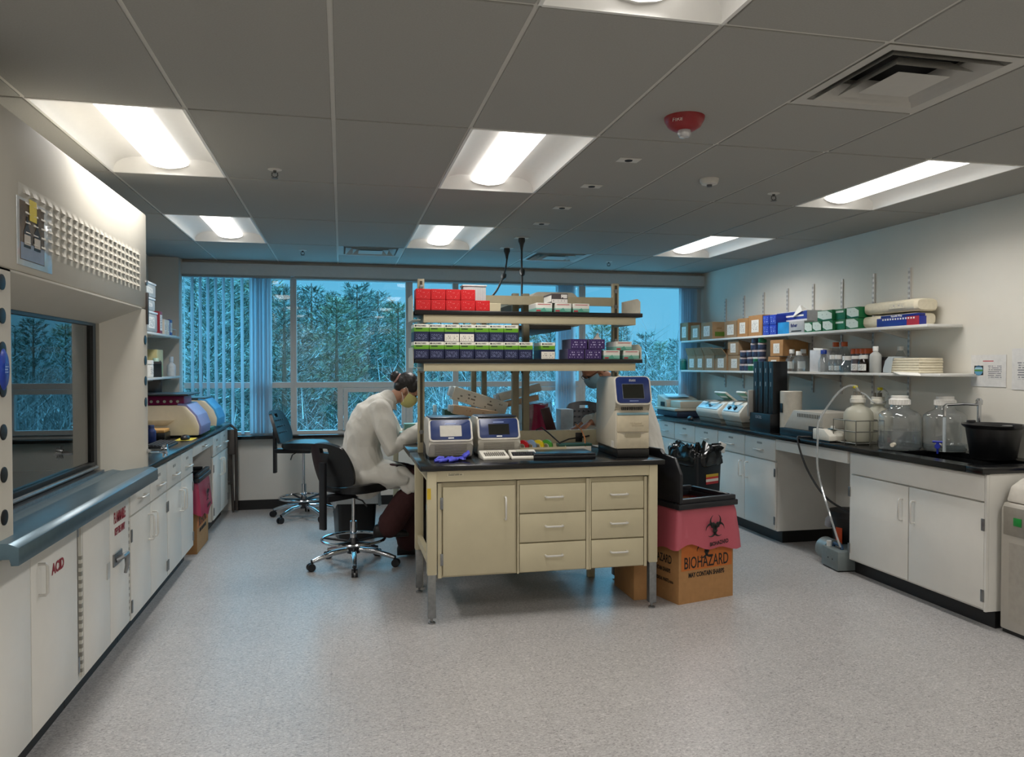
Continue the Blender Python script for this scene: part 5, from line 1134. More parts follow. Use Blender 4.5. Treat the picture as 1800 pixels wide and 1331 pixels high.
mk = MB(); mk.loft([[HM @ Vector((.02+rx*math.cos(a_), ry*math.sin(a_), z_)) for a_ in [(-1.5+3.0*i/14) for i in range(15)]] for rx, ry, z_ in ((.082, .071, -.002), (.100, .073, -.022), (.101, .074, -.05), (.095, .070, -.078), (.078, .06, -.10), (.055, .04, -.115))], cap=False, closed=False); mk.build('face_mask', mt('#7fa3b4', .75), o, True)
m = MB()
for s in (-1, 1):
    m.ell((.088, s*.031, .004), .009, .014, .005, 10, 6, HM); m.tube([HM @ Vector((.100+.016*0, s*.03+.022*math.cos(2*PI*i/14), .004+.017*math.sin(2*PI*i/14))) for i in range(14)], .0022, 6, closed=True); m.tube([HM @ Vector((.095, s*.052, .006)), HM @ Vector((0, s*.08, .008))], .002, 6)
m.tube([HM @ Vector((.104, -.009, .006)), HM @ Vector((.104, .009, .006))], .002, 6); m.build('glasses', BLACK, o, True)
# ---- bins
def bin_(label, x, y, rz, w_, d_, h, mat, liner, cat='waste bin'):
    o = thing('waste_bin', label, cat, (x, y, 0), rz)
    def rc(sx, sy, z, r_=.03, k=4):
        pts = []
        for cx_, cy_, a_ in ((sx-r_, -sy+r_, -PI/2), (sx-r_, sy-r_, 0), (-sx+r_, sy-r_, PI/2), (-sx+r_, -sy+r_, PI)):
            for i in range(k+1): pts.append((cx_+r_*math.cos(a_+PI/2*i/k), cy_+r_*math.sin(a_+PI/2*i/k), z))
        return pts
    W_, D_ = w_/2, d_/2
    MB().loft([rc(W_*.85, D_*.85, 0), rc(W_*.97, D_*.97, h*.9), rc(W_, D_, h*.9), rc(W_, D_, h), rc(W_*.95, D_*.95, h), rc(W_*.82, D_*.82, .02)], cap=True).build('body', mat, o); return o, rc, W_, D_
o, rc, W_, D_ = bin_('black waste bin with white liner behind the front stool', xy(622, 6.85), 6.90, .15, .36, .36, .46, BLACK, 1)
r = random.Random(8)
def wav(ring, a, s): return [(p[0]*(1+a*math.sin(k*1.3+s)), p[1]*(1+a*math.sin(k*1.7+s)), p[2]+a*.5*math.sin(k*.9+s)) for k, p in enumerate(ring)]
MB().loft([rc(W_*.93, D_*.93, .30), rc(W_*.94, D_*.94, .465), wav(rc(W_*1.05, D_*1.05, .475), .02, 1), wav(rc(W_*1.1, D_*1.1, .40), .03, 2), wav(rc(W_*1.12, D_*1.12, .31), .04, 3)], cap=False).build('liner', translucent('white_liner', '#c3c8c9', .4, .35), o)
tag(card_box('black_crate', 'black crate on the floor under the rear bench beside the waste bin', 'box', .50, .80, 6.2, 6.8, 0, .34, BLACK)[0])
o, rc, W_, D_ = bin_('tall black waste bin with black bag and red labels by the right cabinets', xy(1222, 6.15), 6.15, .42, .34, .34, .74, mt('#0f141a', .4), 1)
def crump(sc, z, amp, s):
    out = []
    for k in range(60):
        a = 2*PI*k/60; c_, s_ = math.cos(a), math.sin(a); q = sc*(1+amp*(mnoise.noise(Vector((c_*3.2, s_*3.2, s*1.7)))+.6*mnoise.noise(Vector((c_*8, s_*8, s*2.9)))))
        out.append((W_*q*math.copysign(abs(c_)**.55, c_), D_*q*math.copysign(abs(s_)**.55, s_), z+.10*amp*2*mnoise.noise(Vector((c_*4, s_*4, s*3.1+9)))))
    return out
MB().loft([crump(1.03, .655, .08, 1), crump(1.10, .68, .12, 2), crump(1.15, .715, .16, 3), crump(1.12, .75, .22, 4), crump(1.05, .785, .28, 5), crump(.98, .80, .34, 6), crump(.86, .815, .42, 7), crump(.66, .80, .45, 8), crump(.4, .765, .4, 9), crump(.15, .74, .3, 10)], cap=True).build('bag', mt('#101214', .18, var=.2), o, ang=1.6)
MB().box(-.03, .06, -.06, -.04, .80, .885, .004, M=RY(.35)).build('white_scrap', PAPER, o)
f = -D_*.955
MB().box(-.05, .11, f-.004, f-.001, .50, .585).build('red_label', bands('bin_label', 2, [(0, '#a3262b'), (.25, '#d9d2c8'), (.52, '#c3332f'), (.72, '#bfa232')]), o)
MB().box(.02, .075, f-.0-.002+.012, f+.014, .24, .42).build('red_strip', printed('bin_strip', '#a3262b', '#d9c9c4', 8, .5, .5, ax=(0, 2)), o)
# ================================================================ RIGHT: bench
RF, RE = 3.60, 3.56
o = thing('worktop', 'black epoxy worktop along the right wall with a sunken sink', 'worktop', (3.88, 6, .93))
sx0, sx1, sy0, sy1 = 3.68, 4.06, 3.78, 4.52
MB().box(RE, XR-.002, sy1, 8.32, .895, .93, .004).box(RE, XR-.002, 3.655, sy0, .895, .93, .004).box(RE, sx0, sy0, sy1, .895, .93).box(sx1, XR-.002, sy0, sy1, .895, .93).build('slab', EPOXY, o, True)
MB().box(sx0-.008, sx0-.0005, sy0, sy1, .70, .93).box(sx1+.0005, sx1+.008, sy0, sy1, .70, .93).box(sx0, sx1, sy0-.008, sy0-.0005, .70, .93).box(sx0, sx1, sy1+.0005, sy1+.008, .70, .93).box(sx0, sx1, sy0, sy1, .69, .70).build('sink_basin', mt('#131415', .4), o, True)
def cab_right(label, y0, y1, nd, sink=False):
    o = thing('base_cabinet', label, 'cabinet', (3.9, (y0+y1)/2, 0), group='white base cabinets along the right wall')
    if sink: MB().box(RF+.02, RF+.05, y0, y1, .10, .893).box(RF+.05, XR-.003, y0, y0+.02, .10, .893).box(RF+.05, XR-.003, y1-.02, y1, .10, .893).box(RF+.05, XR-.003, y0+.02, y1-.02, .10, .12).build('body', WHITE, o, True)
    else: MB().box(RF+.02, XR-.003, y0, y1, .10, .893).build('body', WHITE, o, True)
    MB().box(RF+.07, XR-.003, y0+(.0 if not sink else .002), y1, 0, .098).build('plinth', KICK, o, True)
    w_ = (y1-y0)/nd
    if sink: MB().box(RF, RF+.018, y0+.016, y1-.03, .735, .885, .003).build('front_panel', WHITE, o, True); MB().box(RF+.002, RF+.019, y0, y0+.014, .1, .89).build('end_stile', WHITE, o, True)
    for i in range(nd):
        a, b = y0+i*w_+(.016 if sink and i == 0 else .004), y0+(i+1)*w_-(.03 if sink and i == nd-1 else .004)
        if not sink:
            d = MB().box(RF, RF+.018, a, b, .70, .88, .003).build('drawer', WHITE, o, True); loop_handle(d, (RF, (a+b)/2, .775), (0, 1, 0), .12, (-1, 0, 0), SATIN)
            MB().box(RF-.002, RF, (a+b)/2-.04, (a+b)/2+.04, .825, .842).build('label_holder', mt('#9b9a94', .4), d, True)
        d = MB().box(RF, RF+.018, a, b, .115, .725 if sink else .69, .003).build('door', WHITE, o, True)
        near = (i == nd-1) if nd > 1 else True
        yy = a+.05 if (i > 0 or nd == 1) else b-.05
        loop_handle(d, (RF, yy, .57), (0, 0, 1), .14, (-1, 0, 0), SATIN)
        hy = a+.004 if i == 0 else b+.006
        for z in (.60, .19): hinge(d, RF, hy, z, None, -1)
cab_right('white sink cabinet with two doors and a plain top panel, nearest on the right', 3.67, 4.90, 2, True)
cab_right('white two-drawer two-door cabinet right beyond the knee space with the bucket', 5.85, 6.87, 2)
cab_right('white two-drawer cabinet partly hidden by the tall black waste bin', 6.875, 7.87, 2)
cab_right('white single cabinet in the far corner by the window on the right', 7.875, 8.31, 1)
o = thing('fascia_board', 'white rail under the worktop across the right knee space', 'board', (3.61, 5.37, .8)); MB().box(RF, RF+.02, 4.903, 5.847, .80, .893).build('rail', WHITE, o, True)
o = tag(MB().box(XR-.02, XR-.003, 4.903, 5.847, .0, .893).build('back_panel', WHITE), 'white back panel of the right knee space behind the bucket', 'panel')
# ---- wall shelves with standards
for i, y in enumerate((5.0, 5.4, 5.8, 6.21, 6.62, 7.05, 7.44, 7.84)):
    o = thing('shelf_standard', 'slotted white shelf standard on the right wall, %s from the near end' % ORD[i], 'shelf standard', (XR, y, 1.27), 0, 'slotted shelf standards')
    MB().box(-.012, -.001, -.0125, .0125, 0, .985, .001).build('rail', mt('#cfccc8', .4, .2), o)
    m = MB()
    for k in range(24):
        for s in (-1, 1): m.box(-.0128, -.012, s*.006-.002, s*.006+.002, .02+.04*k, .04+.04*k)
    m.build('slots', mt('#6c6a68', .6), o)
sd = (5.0, 5.4, 5.8, 6.21, 6.62, 7.05, 7.44, 7.84)
wshelf('upper white wall shelf on the right with cartons and wipes boxes', 3.9, XR-.014, 4.48, 8.36, 1.80, sd, 1)
wshelf('lower white wall shelf on the right with cardboard boxes and bottles', 3.9, XR-.014, 4.36, 8.36, 1.46, sd, 1)
BL = printed('carton_label', '#dddad2', '#6b6a66', 8, .45, .5, ax=(1, 2))
def cardboard(label, p0, p1, z, h, xf=3.915, d_=.22, op=0, mat=CARDG, lw=.3, green=False):
    y1, y0 = yx(p0, xf), yx(p1, xf); o = thing('cardboard_box', label, 'cardboard box', (xf, (y0+y1)/2, z), 0, 'cardboard boxes on the right shelves'); hy = (y1-y0)/2-.001
    MB().box(0, d_, -hy, hy, .0005, h, .002, seg=1).build('carton', mat, o)
    MB().box(-.001, 0, -hy*lw*1.6, hy*lw*1.6, h*.18, h*.78).build('label', BL, o)
    if green: MB().box(.03, d_-.04, -hy-.0012, -hy, .03, h*.42).build('green_print', mt('#4c6a1c', .6), o); MB().box(.05, d_-.09, -hy-.001, -hy, h*.6, h*.66).build('small_print', mt('#7a5c34', .6), o)
    if op:
        MB().box(-.002, .004, -hy, hy, h, h+.09, 0, M=T(0, 0, h) @ RY(-.35*op) @ T(0, 0, -h)).build('flap', mat, o)
        MB().box(.0, d_*.8, -hy-.0, -hy+.004, h, h+.07, 0, M=T(0, -hy, h) @ RX(.5) @ T(0, hy, -h)).build('flap', mat, o)
        MB().box(.0, d_*.8, hy-.004, hy, h, h+.07, 0, M=T(0, hy, h) @ RX(-.4) @ T(0, -hy, -h)).build('flap', mat, o)
    return o
for i, (a, b, h, xf, op, g_) in enumerate([(1195, 1209, .21, 3.91, 0, 0), (1214, 1229.5, .17, 3.92, 0, 0), (1232, 1252, .185, 3.91, 1, 1), (1273, 1294.5, .175, 3.94, 0, 0), (1295.5, 1314, .185, 3.93, 0, 0), (1315, 1339, .20, 3.92, 0, 0)]):
    cardboard('brown cardboard box on the upper right shelf, %s from the window%s' % (ORD[i], ', with green print' if g_ else ''), a, b, 1.80, h, xf, .2, 0, CARD if i > 3 else CARDG, .33, g_)
for i, (a, b, op) in enumerate([(1208.5, 1223, 1), (1223.5, 1237, 1), (1238, 1256, 1), (1257, 1277, 2)]):
    cardboard('opened brown cardboard box on the lower right shelf, %s from the window' % ORD[i], a, b, 1.46, .165, 3.91, .2, op, CARDG, .33)
cardboard('closed cardboard box left of the wrapped jars, lower of two stacked', 1280, 1301, 1.46, .155, 3.92); cardboard('closed cardboard box left of the wrapped jars, upper of two stacked', 1279, 1298, 1.618, .155, 3.92)
cardboard('brown cardboard box with a long dark side, on top of another behind the black towers', 1353.5, 1376, 1.60, .15, 3.915, .26, 0, CARD); cardboard('half hidden brown cardboard box just above the black towers', 1350, 1370, 1.46, .135, 3.915, .22, 0, CARD)
bottle('plastic_jar', 'teal plastic jar at the window end of the lower right shelf', (3.95, yx(1200, 3.95), 1.46), .045, .13, .042, .044, .02, mt('#2f9a94', .35), mt('#79c9c8', .4), sh=.9)
# wrapped jars
JW = mt('#3b4660', .3, var=.45, scale=45); JG = mt('#1f6a4a', .35, var=.1); jp = None
jars = [(1307, 0, 0), (1315.5, 0, 0), (1322, 0, 1), (1330, 0, 1), (1338, 0, 0), (1307, 1, 0), (1320, 1, 0), (1330.5, 1, 1), (1339, 1, 0), (1308, 2, 0), (1319.5, 2, 0), (1329, 2, 0), (1339, 2, 0), (1326, 3, 0), (1339, 3, 0), (1328, 4, 0), (1340, 4, 1)]
cn = {}
for pxx, row, gr in jars:
    cn[row] = cn.get(row, 0)+1
    o = thing('specimen_jar', '%s jar in the shelf pile, %s from left in the %s layer from below' % ('green' if gr else 'dark film-wrapped', ORD[cn[row]-1], ORD[row]), 'jar', (3.95+.004*(row % 2), yx(pxx, 3.95), 1.46+.068*row), 0, 'jars piled on the lower right shelf')
    MB().lathe([(.036, .001), (.040, .006), (.040, .05), (.036, .054)], n=18).build('body', JG if gr else JW, o); MB().lathe([(.041, .0505), (.041, .066), (.036, .0675)], n=18).build('lid', mt('#b9aeb0', .35, var=.2) if not gr else mt('#cfd6d2', .4), o)
# blue cartons, big wipes box, glove box
BLUE = printed('blue_print', '#1e36a6', '#cfd6ea', 5, .4, .4, ax=(1, 2))
for i, (a, b, z_) in enumerate([(1340.5, 1351, 0), (1352, 1363.5, 0), (1340.5, 1351, .093), (1352, 1363.5, .093)]):
    y1, y0 = yx(a, 3.915), yx(b, 3.915); card_box('blue_carton', 'blue and white carton on the upper right shelf, %s of four' % ['lower left', 'lower right', 'upper left', 'upper right'][i], 'box', 3.915, 4.12, y0, y1-.002, 1.801+z_, 1.892+z_, BLUE, 'blue cartons on the upper right shelf', .002)
def xbox(name, label, a, b, xf, d_, z, h, mat, cat='box', grp=None):
    y1, y0 = yx(a, xf), yx(b, xf); return card_box(name, label, cat, xf, xf+d_, y0, y1-.002, z, z+h, mat, grp, .002)
o, hx, hy, hh = xbox('wipes_carton', 'large white and blue wipes carton behind the fisher glove box', 1365, 1418, 4.02, .15, 1.801, .205, mt('#c9cbd0', .5))
MB().box(-hx-.001, -hx, -hy, hy, .13, .2).build('blue_band', mt('#28388c', .45), o); MB().box(-hx-.0016, -hx-.001, -hy+.05, hy-.04, .155, .17).build('white_stripe', PAPER, o)
MB().loft([[(-hx+.02, -hy+.02, .19), (-hx+.06, -hy+.02, .19), (-hx+.06, -hy+.22, .19), (-hx+.02, -hy+.22, .19)], [(-hx-.01, -hy+.06, .20), (-hx+.03, -hy+.06, .22), (-hx+.03, -hy+.16, .22), (-hx-.02, -hy+.2, .15)], [(-hx+.0, -hy+.1, .25), (-hx+.01, -hy+.1, .255), (-hx+.01, -hy+.12, .255), (-hx, -hy+.12, .25)]]).build('tissue', PAPER, o)
o, hx, hy, hh = xbox('glove_box', 'grey and bright blue glove box lettered fisher on the upper right shelf', 1367, 1413, 3.915, .10, 1.801, .105, mt('#a9abac', .45), 'box')
MB().box(-hx-.001, -hx, hy*.12, hy, .0, hh).build('blue_end', mt('#2a86c4', .4, var=.2, scale=12), o); txt('lettering', 'fisher', .045, mt('#2b2f6a', .5), o, frame((-hx-.0012, -hy*.25, .068), (0, -1, 0), (0, 0, 1)), bold=.001); MB().box(-hx-.001, -hx, -hy*.8, -hy*.05, .012, .022).build('small_print', INK, o)
KW = printed('wipes_print', '#cfdcd2', '#2b5a3e', 3, .35, .5, ax=(1, 2)); GREEN = mt('#14663a', .4, var=.08)
kk = [(1413, 1427, 0, 'bottom row, first from the left'), (1427.5, 1443, 0, 'bottom row, second from the left'), (1445, 1463, 0, 'bottom row, third from the left'), (1486, 1508, 0, 'bottom right'), (1436, 1462, 1, 'upper row, left'), (1487, 1509, 1, 'upper right')]
for a, b, lv, lab in kk:
    o, hx, hy, hh = xbox('wipes_box', 'green and white wipes box, '+lab, a, b, 3.92, .12, 1.801+.087*lv, .085, GREEN, 'box', 'green wipes boxes on the upper right shelf')
    MB().prism([(-hy*.96, .012), (-hy*.96, .055), (-hy*.3, hh-.006), (hy*.95, hh-.006), (hy*.95, .03), (hy*.2, .008)], 0, -hx-.001, -hx).build('front_print', KW, o)
for lv in (0, 1): o, hx, hy, hh = xbox('wipes_box', 'dark green side of a wipes box in the %s layer of the pile' % ['lower', 'upper'][lv], 1464, 1485, 3.945, .12, 1.801+.087*lv, .085, GREEN, 'box', 'green wipes boxes on the upper right shelf'); MB().box(-hx-.001, -hx, -hy*.7, hy*.6, .055, .07).build('front_print', KW, o)
TOW = mt('#d9d0b8', .85, var=.04, scale=50, bump=.2)
for i, (z_, xs_) in enumerate(((0, 0), (.1, .0))):
    y1, y0 = yx([1512, 1514][i], 3.95), yx([1603, 1606][i], 3.95); o = thing('towel_pack', 'cream pack of folded paper towels, upper right shelf, %s' % ['lower one', 'upper one with faint print'][i], 'towel pack', (4.06, (y0+y1)/2, 1.801+z_)); hy = (y1-y0)/2
    MB().loft([[(.10*math.copysign(abs(math.cos(a))**.5, math.cos(a))*s_, y_, .048+.046*s_*math.copysign(abs(math.sin(a))**.6, math.sin(a))) for a in [2*PI*k/20+.05 for k in range(20)]] for y_, s_ in ((-hy, .8), (-hy+.02, 1), (-.01, 1), (0, .97), (.01, 1), (hy-.02, 1), (hy, .82))]).build('pack', TOW, o)
    if i: MB().box(-.1015, -.100, -hy*.6, -hy*.05, .03, .065).build('print', printed('towel_print', '#d9d0b8', '#8a8698', 3, .4, .6, ax=(1, 2)), o)
o, hx, hy, hh = xbox('foil_box', 'long blue and red kitchen wrap box on the upper right shelf, lettered Wrap', 1540, 1615, 3.912, .06, 1.801, .062, mt('#1b2a86', .35))
MB().box(-hx-.001, -hx, -hy, -hy*.45, .0, hh).build('red_end', mt('#a3202f', .4), o); m = MB()
for k in range(13): m.box(-hx-.0014, -hx-.001, -hy*.8+.026*k, -hy*.8+.014+.026*k, .044, .056)
m.build('teeth_print', PAPER, o); MB().box(-hx+.01, hx, -hy+.01, hy-.03, .063, .082, .003).build('lid', mt('#1a2676', .35), o); txt('lettering', 'Reynolds Wrap', .018, PAPER, o, frame((-hx+.0095, .02, .0725), (0, -1, 0), (0, 0, 1)), bold=.0004)
# bottles on the lower shelf
def rb(name, label, pxx, x, r_, h, nk, cr, ch, body, cap, lab=None, sh=.66, sq=0): return bottle(name, label, (x, yx(pxx, x), 1.46), r_, h, nk, cr, ch, body, cap, 'bottles on the lower right shelf', lab, sh, 0, 'bottle', sq, PI*1.15)
WL = mt('#d0cfca', .5)
rb('media_bottle', 'clear square bottle with white cap and white label, beside the black towers', 1392, 3.99, .048, .20, .02, .024, .03, PETC, WCAP, WL, .62, 1); rb('media_bottle', 'clear square bottle with white cap in front of the two labelled ones', 1404, 3.94, .046, .18, .02, .024, .03, PETC, WCAP, None, .62, 1)
rb('media_bottle', 'clear bottle with white cap and label next to the white folder', 1412, 4.04, .048, .20, .02, .024, .03, PETC, WCAP, WL, .62, 1)
o, hx, hy, hh = xbox('magazine_file', 'white magazine file standing among the bottles', 1423, 1442, 3.93, .22, 1.461, .185, mt('#cdced0', .4)); MB().box(-hx+.02, hx-.01, -hy+.01, hy-.01, .1845, .2, .0, M=RX(.06)).build('papers', PAPER, o)
rb('reagent_bottle', 'clear round bottle with blue cap', 1448, 3.94, .045, .185, .02, .024, .028, PETC, BCAP, None, .5)
rb('reagent_bottle', 'tall clear bottle with orange cap, left of the orange pair', 1469, 4.05, .05, .25, .022, .026, .03, PETC, OCAP, None, .55); rb('reagent_bottle', 'tall clear bottle with orange cap, right of the orange pair', 1484, 4.05, .05, .25, .022, .026, .03, PETC, OCAP, None, .55)
for i, pxx in enumerate((1464, 1474)):
    o = rb('media_bottle', 'small clear bottle with white cap and printed label, %s of the tilted pair' % ['left', 'right'][i], pxx, 3.94, .032, .14, .022, .026, .03, PETC, WCAP, LABEL, .55, 1)
rb('culture_flask', 'clear wide flask with pale blue liquid', 1489, 3.95, .06, .13, .03, .034, .03, thin_glass('blue_liquid', (.72, .82, .88), 1.4, .02, .03, .08, (.6, .7, .75)), WCAP, None, .5)
for i, pxx in enumerate((1503, 1511, 1519, 1527)): rb('reagent_bottle', 'bottle with orange cap in the row behind, %s of four' % ORD[i], pxx, 4.05, .034, .19, .03, .034, .035, mt('#57545a', .25), OCAP, None, .75)
rb('reagent_bottle', 'small bottle with white and pink label', 1504, 3.94, .034, .13, .028, .03, .02, mt('#4b4448', .3), WCAP, LABEL, .7); rb('reagent_bottle', 'dark brown bottle with a white label', 1518, 3.94, .04, .135, .03, .032, .025, mt('#1a100c', .2), WCAP, LABEL, .68)
rb('wash_bottle', 'white plastic bottle with square shoulders and narrow cap', 1539, 3.94, .042, .2, .016, .02, .03, translucent('white_plastic', '#cfd0cb', .3), WCAP, None, .74)
rb('reagent_bottle', 'dark bottle behind the white paper pile', 1556, 4.03, .045, .12, .035, .04, .02, mt('#2a2120', .3), BLACK); rb('media_bottle', 'faint clear bottle with white cap against the wall', 1583, 4.12, .04, .2, .018, .022, .025, PETC, WCAP)
y1, y0 = yx(1556, 3.95), yx(1620, 3.95); o = thing('towel_pack', 'cream stack of folded paper towels in torn plastic, end of the lower right shelf', 'towel pack', (4.03, (y0+y1)/2, 1.461)); hy = (y1-y0)/2
for k in range(6): MB().box(-.10, .10, -hy+.004*(k % 2), hy-.06-.01*k, .018*k, .018*k+.0175, .005).build('folded_towels', TOW, o)
MB().loft([[(-.11, hy-.10, .0), (.1, hy-.10, .0), (.1, hy-.12, .112), (-.11, hy-.12, .112)], [(-.115, hy-.02, .004), (.09, hy-.02, .004), (.06, hy-.05, .12), (-.10, hy-.06, .12)], [(-.09, hy+.01, .03), (.05, hy, .03), (.04, hy-.01, .08), (-.08, hy, .09)]], cap=False).build('torn_wrapper', FROST, o)
o = tag(MB().loft([[(3.90, y0-.02, 1.462), (3.90, y0-.02, 1.466), (3.90, y0+.22, 1.466), (3.90, y0+.22, 1.462)], [(3.885, y0-.06, 1.455), (3.885, y0-.06, 1.459), (3.885, y0+.20, 1.470), (3.885, y0+.20, 1.465)], [(3.86, y0-.10, 1.443), (3.86, y0-.10, 1.447), (3.872, y0+.12, 1.452), (3.872, y0+.12, 1.448)]]).build('paper_sheet', PAPER), 'loose white paper sheet hanging over the edge of the lower right shelf', 'paper')
# ---- notices on the wall
def notice(label, a, b, c, d_, pic):
    y1, y0 = PX(a, c, XR).y, PX(b, c, XR).y; z1, z0 = PX((a+b)/2, c, XR).z, PX((a+b)/2, d_, XR).z
    o = thing('wall_notice', label, 'notice', (XR-.003, (y0+y1)/2, z0)); hy = (y1-y0)/2; hz = z1-z0
    MB().box(-.001, .001, -hy, hy, 0, hz).build('sheet', mt('#d9d7d3', .35), o); MB().box(-.0016, -.001, -hy*.85, hy*.1 if pic else hy*.8, hz*.2, hz*.72).build('printed_text', printed('notice_text', '#d9d7d3', '#77787e', 9, .6, .4, ax=(1, 2)), o)
    if pic:
        MB().box(-.0018, -.001, hy*.28, hy*.8, hz*.36, hz*.66).build('picture', mt('#10151c', .3), o); MB().lathe([(hy*.24, 0), (hy*.24, .0004)], n=24, M=T(-.0018, hy*.54, hz*.51) @ RY(-PI/2)).build('picture_disc', bands('disc_bands', 2, [(0, '#5f9cc0'), (.4, '#4f8a4a'), (.6, '#9cc3d6'), (.8, '#35607e')]), o); MB().box(-.0018, -.001, -hy*.3, hy*.3, hz*.79, hz*.82).build('red_heading', mt('#c0555a', .5), o)
notice('white notice with red heading and a round picture on the right wall', 1708, 1770, 624, 680, True); notice('white printed notice at the right edge of the wall, cut off', 1780, 1838, 612, 686, False)
# ---- instruments on the right worktop
BG = mt('#b3ab9a', .45, var=.02); LG = mt('#9c9a94', .45, var=.03); WT = .93
def ywork(px, x): return yx(px, x)
y = yx(1193, 3.85)-.07; o = thing('spectrophotometer', 'low beige instrument with slanted screen and navy base near the window', 'lab instrument', (3.86, y, WT), 0)
MB().box(-.20, .20, -.30, .26, .0, .07, .012).build('base', mt('#1d2438', .4), o); MB().box(-.23, .22, -.31, .27, .071, .10, .008).build('deck', BG, o)
MB().prism([(-.02, .10), (-.02, .15), (-.02+.03, .19), (.24, .24), (.26, .10)], 0, -.20, .20, .008).build('tower', BG, o); MB().box(-.16, .20, -.30, -.03, .101, .18, .01).build('sample_lid', BG, o); MB().box(-.205, -.199, .03, .14, .11, .16).build('dark_slot', BLACK, o)
MB().box(-.16, .1, .06, .2, .2, .204, 0, M=T(0, 0, .008) @ RX(.21)).build('screen', mt('#a9c4cf', .15), o)
o = thing('computer_mouse', 'small black mouse on the right worktop between the instruments', 'mouse', (3.63, yx(1214, 3.63), WT)); MB().ell((0, 0, .014), .03, .05, .03).build('shell', PLASTIC, o)
def centrifuge(label, pa, pb, xf, dpt, knobs, h=.235):
    y1, y0 = yx(pa, xf), yx(pb, xf); o = thing('centrifuge', label, 'centrifuge', (xf+dpt/2, (y0+y1)/2, WT), 0, 'white centrifuges on the right worktop'); hy = (y1-y0)/2; hx = dpt/2; CW = mt('#d2cec2', .4, var=.02)
    MB().prism([(-hx+.03, .045), (-hx, .10), (-hx+.005, .14), (-hx+.08, h-.015), (-hx+.10, h), (hx, h), (hx, .045)], 1, -hy, hy, .012).build('housing', CW, o)
    MB().prism([(-hx+.05, .0), (-hx+.03, .044), (hx-.01, .044), (hx-.03, .0)], 1, -hy+.015, hy-.015, .004).build('base', mt('#8b877c', .5), o)
    fu = Vector((.075, 0, h-.155)).normalized(); F = frame(Vector((-hx+.005, 0, .14))+Vector((-fu.z, 0, fu.x))*.001, (0, -1, 0), fu)
    q = MB().box(-hy+.03, hy-.03, .004, .085, 0, .004, .001, F).build('control_panel', mt('#9fc4d6', .2), o)
    if knobs:
        for s in (-1, 1): MB().cyl((s*.055, .04, .003), (s*.055, .04, .022), .022, .018, 18, F).build('knob', PLASTIC, o)
    else: MB().box(-.05, .05, .02, .065, .004, .006, 0, F).build('display', mt('#7793a3', .15), o)
    MB().lathe([(hy*.62, h+.001), (hy*.62, h+.008), (hy*.5, h+.008), (hy*.45, h-.0)], n=28, cap=False).build('rotor_rim', mt('#8f8d86', .35), o)
    LM = T(hx-.02, 0, h) @ RY(-.95)
    l = MB().box(-.008, .012, -hy*.5, hy*.5, .0, .16, .006, M=LM).build('lid', CW, o); MB().box(-.012, -.008, -hy*.42, hy*.42, .05, .15, .001, LM).build('green_window', mt('#2f8a62', .3), l); MB().box(-.014, -.012, -hy*.3, hy*.3, .075, .11, 0, LM).build('white_print', PAPER, l)
    MB().box(-.03, .03, -hy-.0012, -hy, .07, .078).build('badge', mt('#5a5548', .5), o); return o
centrifuge('white centrifuge with raised green lid, the one farther from us', 1223, 1262, 3.66, .30, False, .215); centrifuge('white centrifuge with two black knobs and raised green lid', 1268, 1300, 3.64, .26, True, .235)
# plate stacker
y = yx(1352, 3.72); o = thing('plate_stacker', 'tall black plate stacker with two slotted towers and grey covers', 'lab instrument', (3.76, y, WT)); BLK = mt('#0b0d12', .35, var=.1)
MB().box(-.13, .15, -.17, .17, 0, .16, .006).build('base', BLK, o); txt('lettering', 'EXCEL', .035, mt('#8d949c', .4), o, frame((-.131, .02, .125), (0, -1, 0), (0, 0, 1)))
for s in (-1, 1):
    for k in (-1, 1):
        c = MB().box(-.10, .04, s*.085+k*.041-.037, s*.085+k*.041+.037, .161, .62, .004).build('tower', BLK, o)
        for z in (.42, .54): MB().box(-.102, -.0995, s*.085+k*.041-.005, s*.085+k*.041+.005, z-.02, z+.02).build('slot', mt('#8e979c', .3), c)
MB().box(-.14, -.05, .175, .20, .12, .36, .006).build('side_cover', LG, o); MB().lathe([(.09, .05), (.09, .36), (.085, .365)], c=(.02, -.25, 0), n=24).build('round_cover', mt('#c3bdb0', .45), o); MB().box(-.075, -.07, -.27, -.23, .18, .26, .002).build('dark_window', BLACK, o)
y = yx(1432, 3.74); o = thing('plate_reader', 'light grey plate reader with sloped side, vents and black base', 'lab instrument', (3.80, y, WT))
MB().prism([(.30, .06), (.16, .215), (-.24, .215), (-.24, .06)], 0, -.15, .17, .008).build('housing', mt('#aaa69c', .45, var=.03), o); MB().box(-.16, .2, -.24, .34, .0, .06, .006).build('base', BLK, o)
m = MB()
for k in range(14): m.box(-.1515, -.15, -.20+.022*k, -.19+.022*k, .165, .195)
m.build('vents', mt('#4d4a43', .6), o); MB().box(-.152, -.14, -.24, -.06, .065, .10).build('port_panel', mt('#202126', .4), o)
y = yx(1452, 3.66); o = thing('hotplate_stirrer', 'small white stirrer with blue-green dial at the worktop edge', 'lab instrument', (3.68, y-.04, WT), .0)
MB().prism([(-.10, .012), (-.10, .05), (-.03, .095), (.11, .095), (.11, .012)], 0, -.085, .085, .006, M=RZ(0)).build('body', mt('#d6d2c6', .4), o); MB().box(-.075, .075, -.09, .10, 0, .012).build('feet', BLACK, o)
MB().lathe([(.036, 0), (.036, .004), (.03, .006)], n=24, M=T(0, -.02, .0955)).build('dial_plate', mt('#2d5c6c', .3), o); MB().lathe([(.016, 0), (.013, .02), (0, .021)], n=16, M=T(0, -.02, .101)).build('dial_knob', PAPER, o)
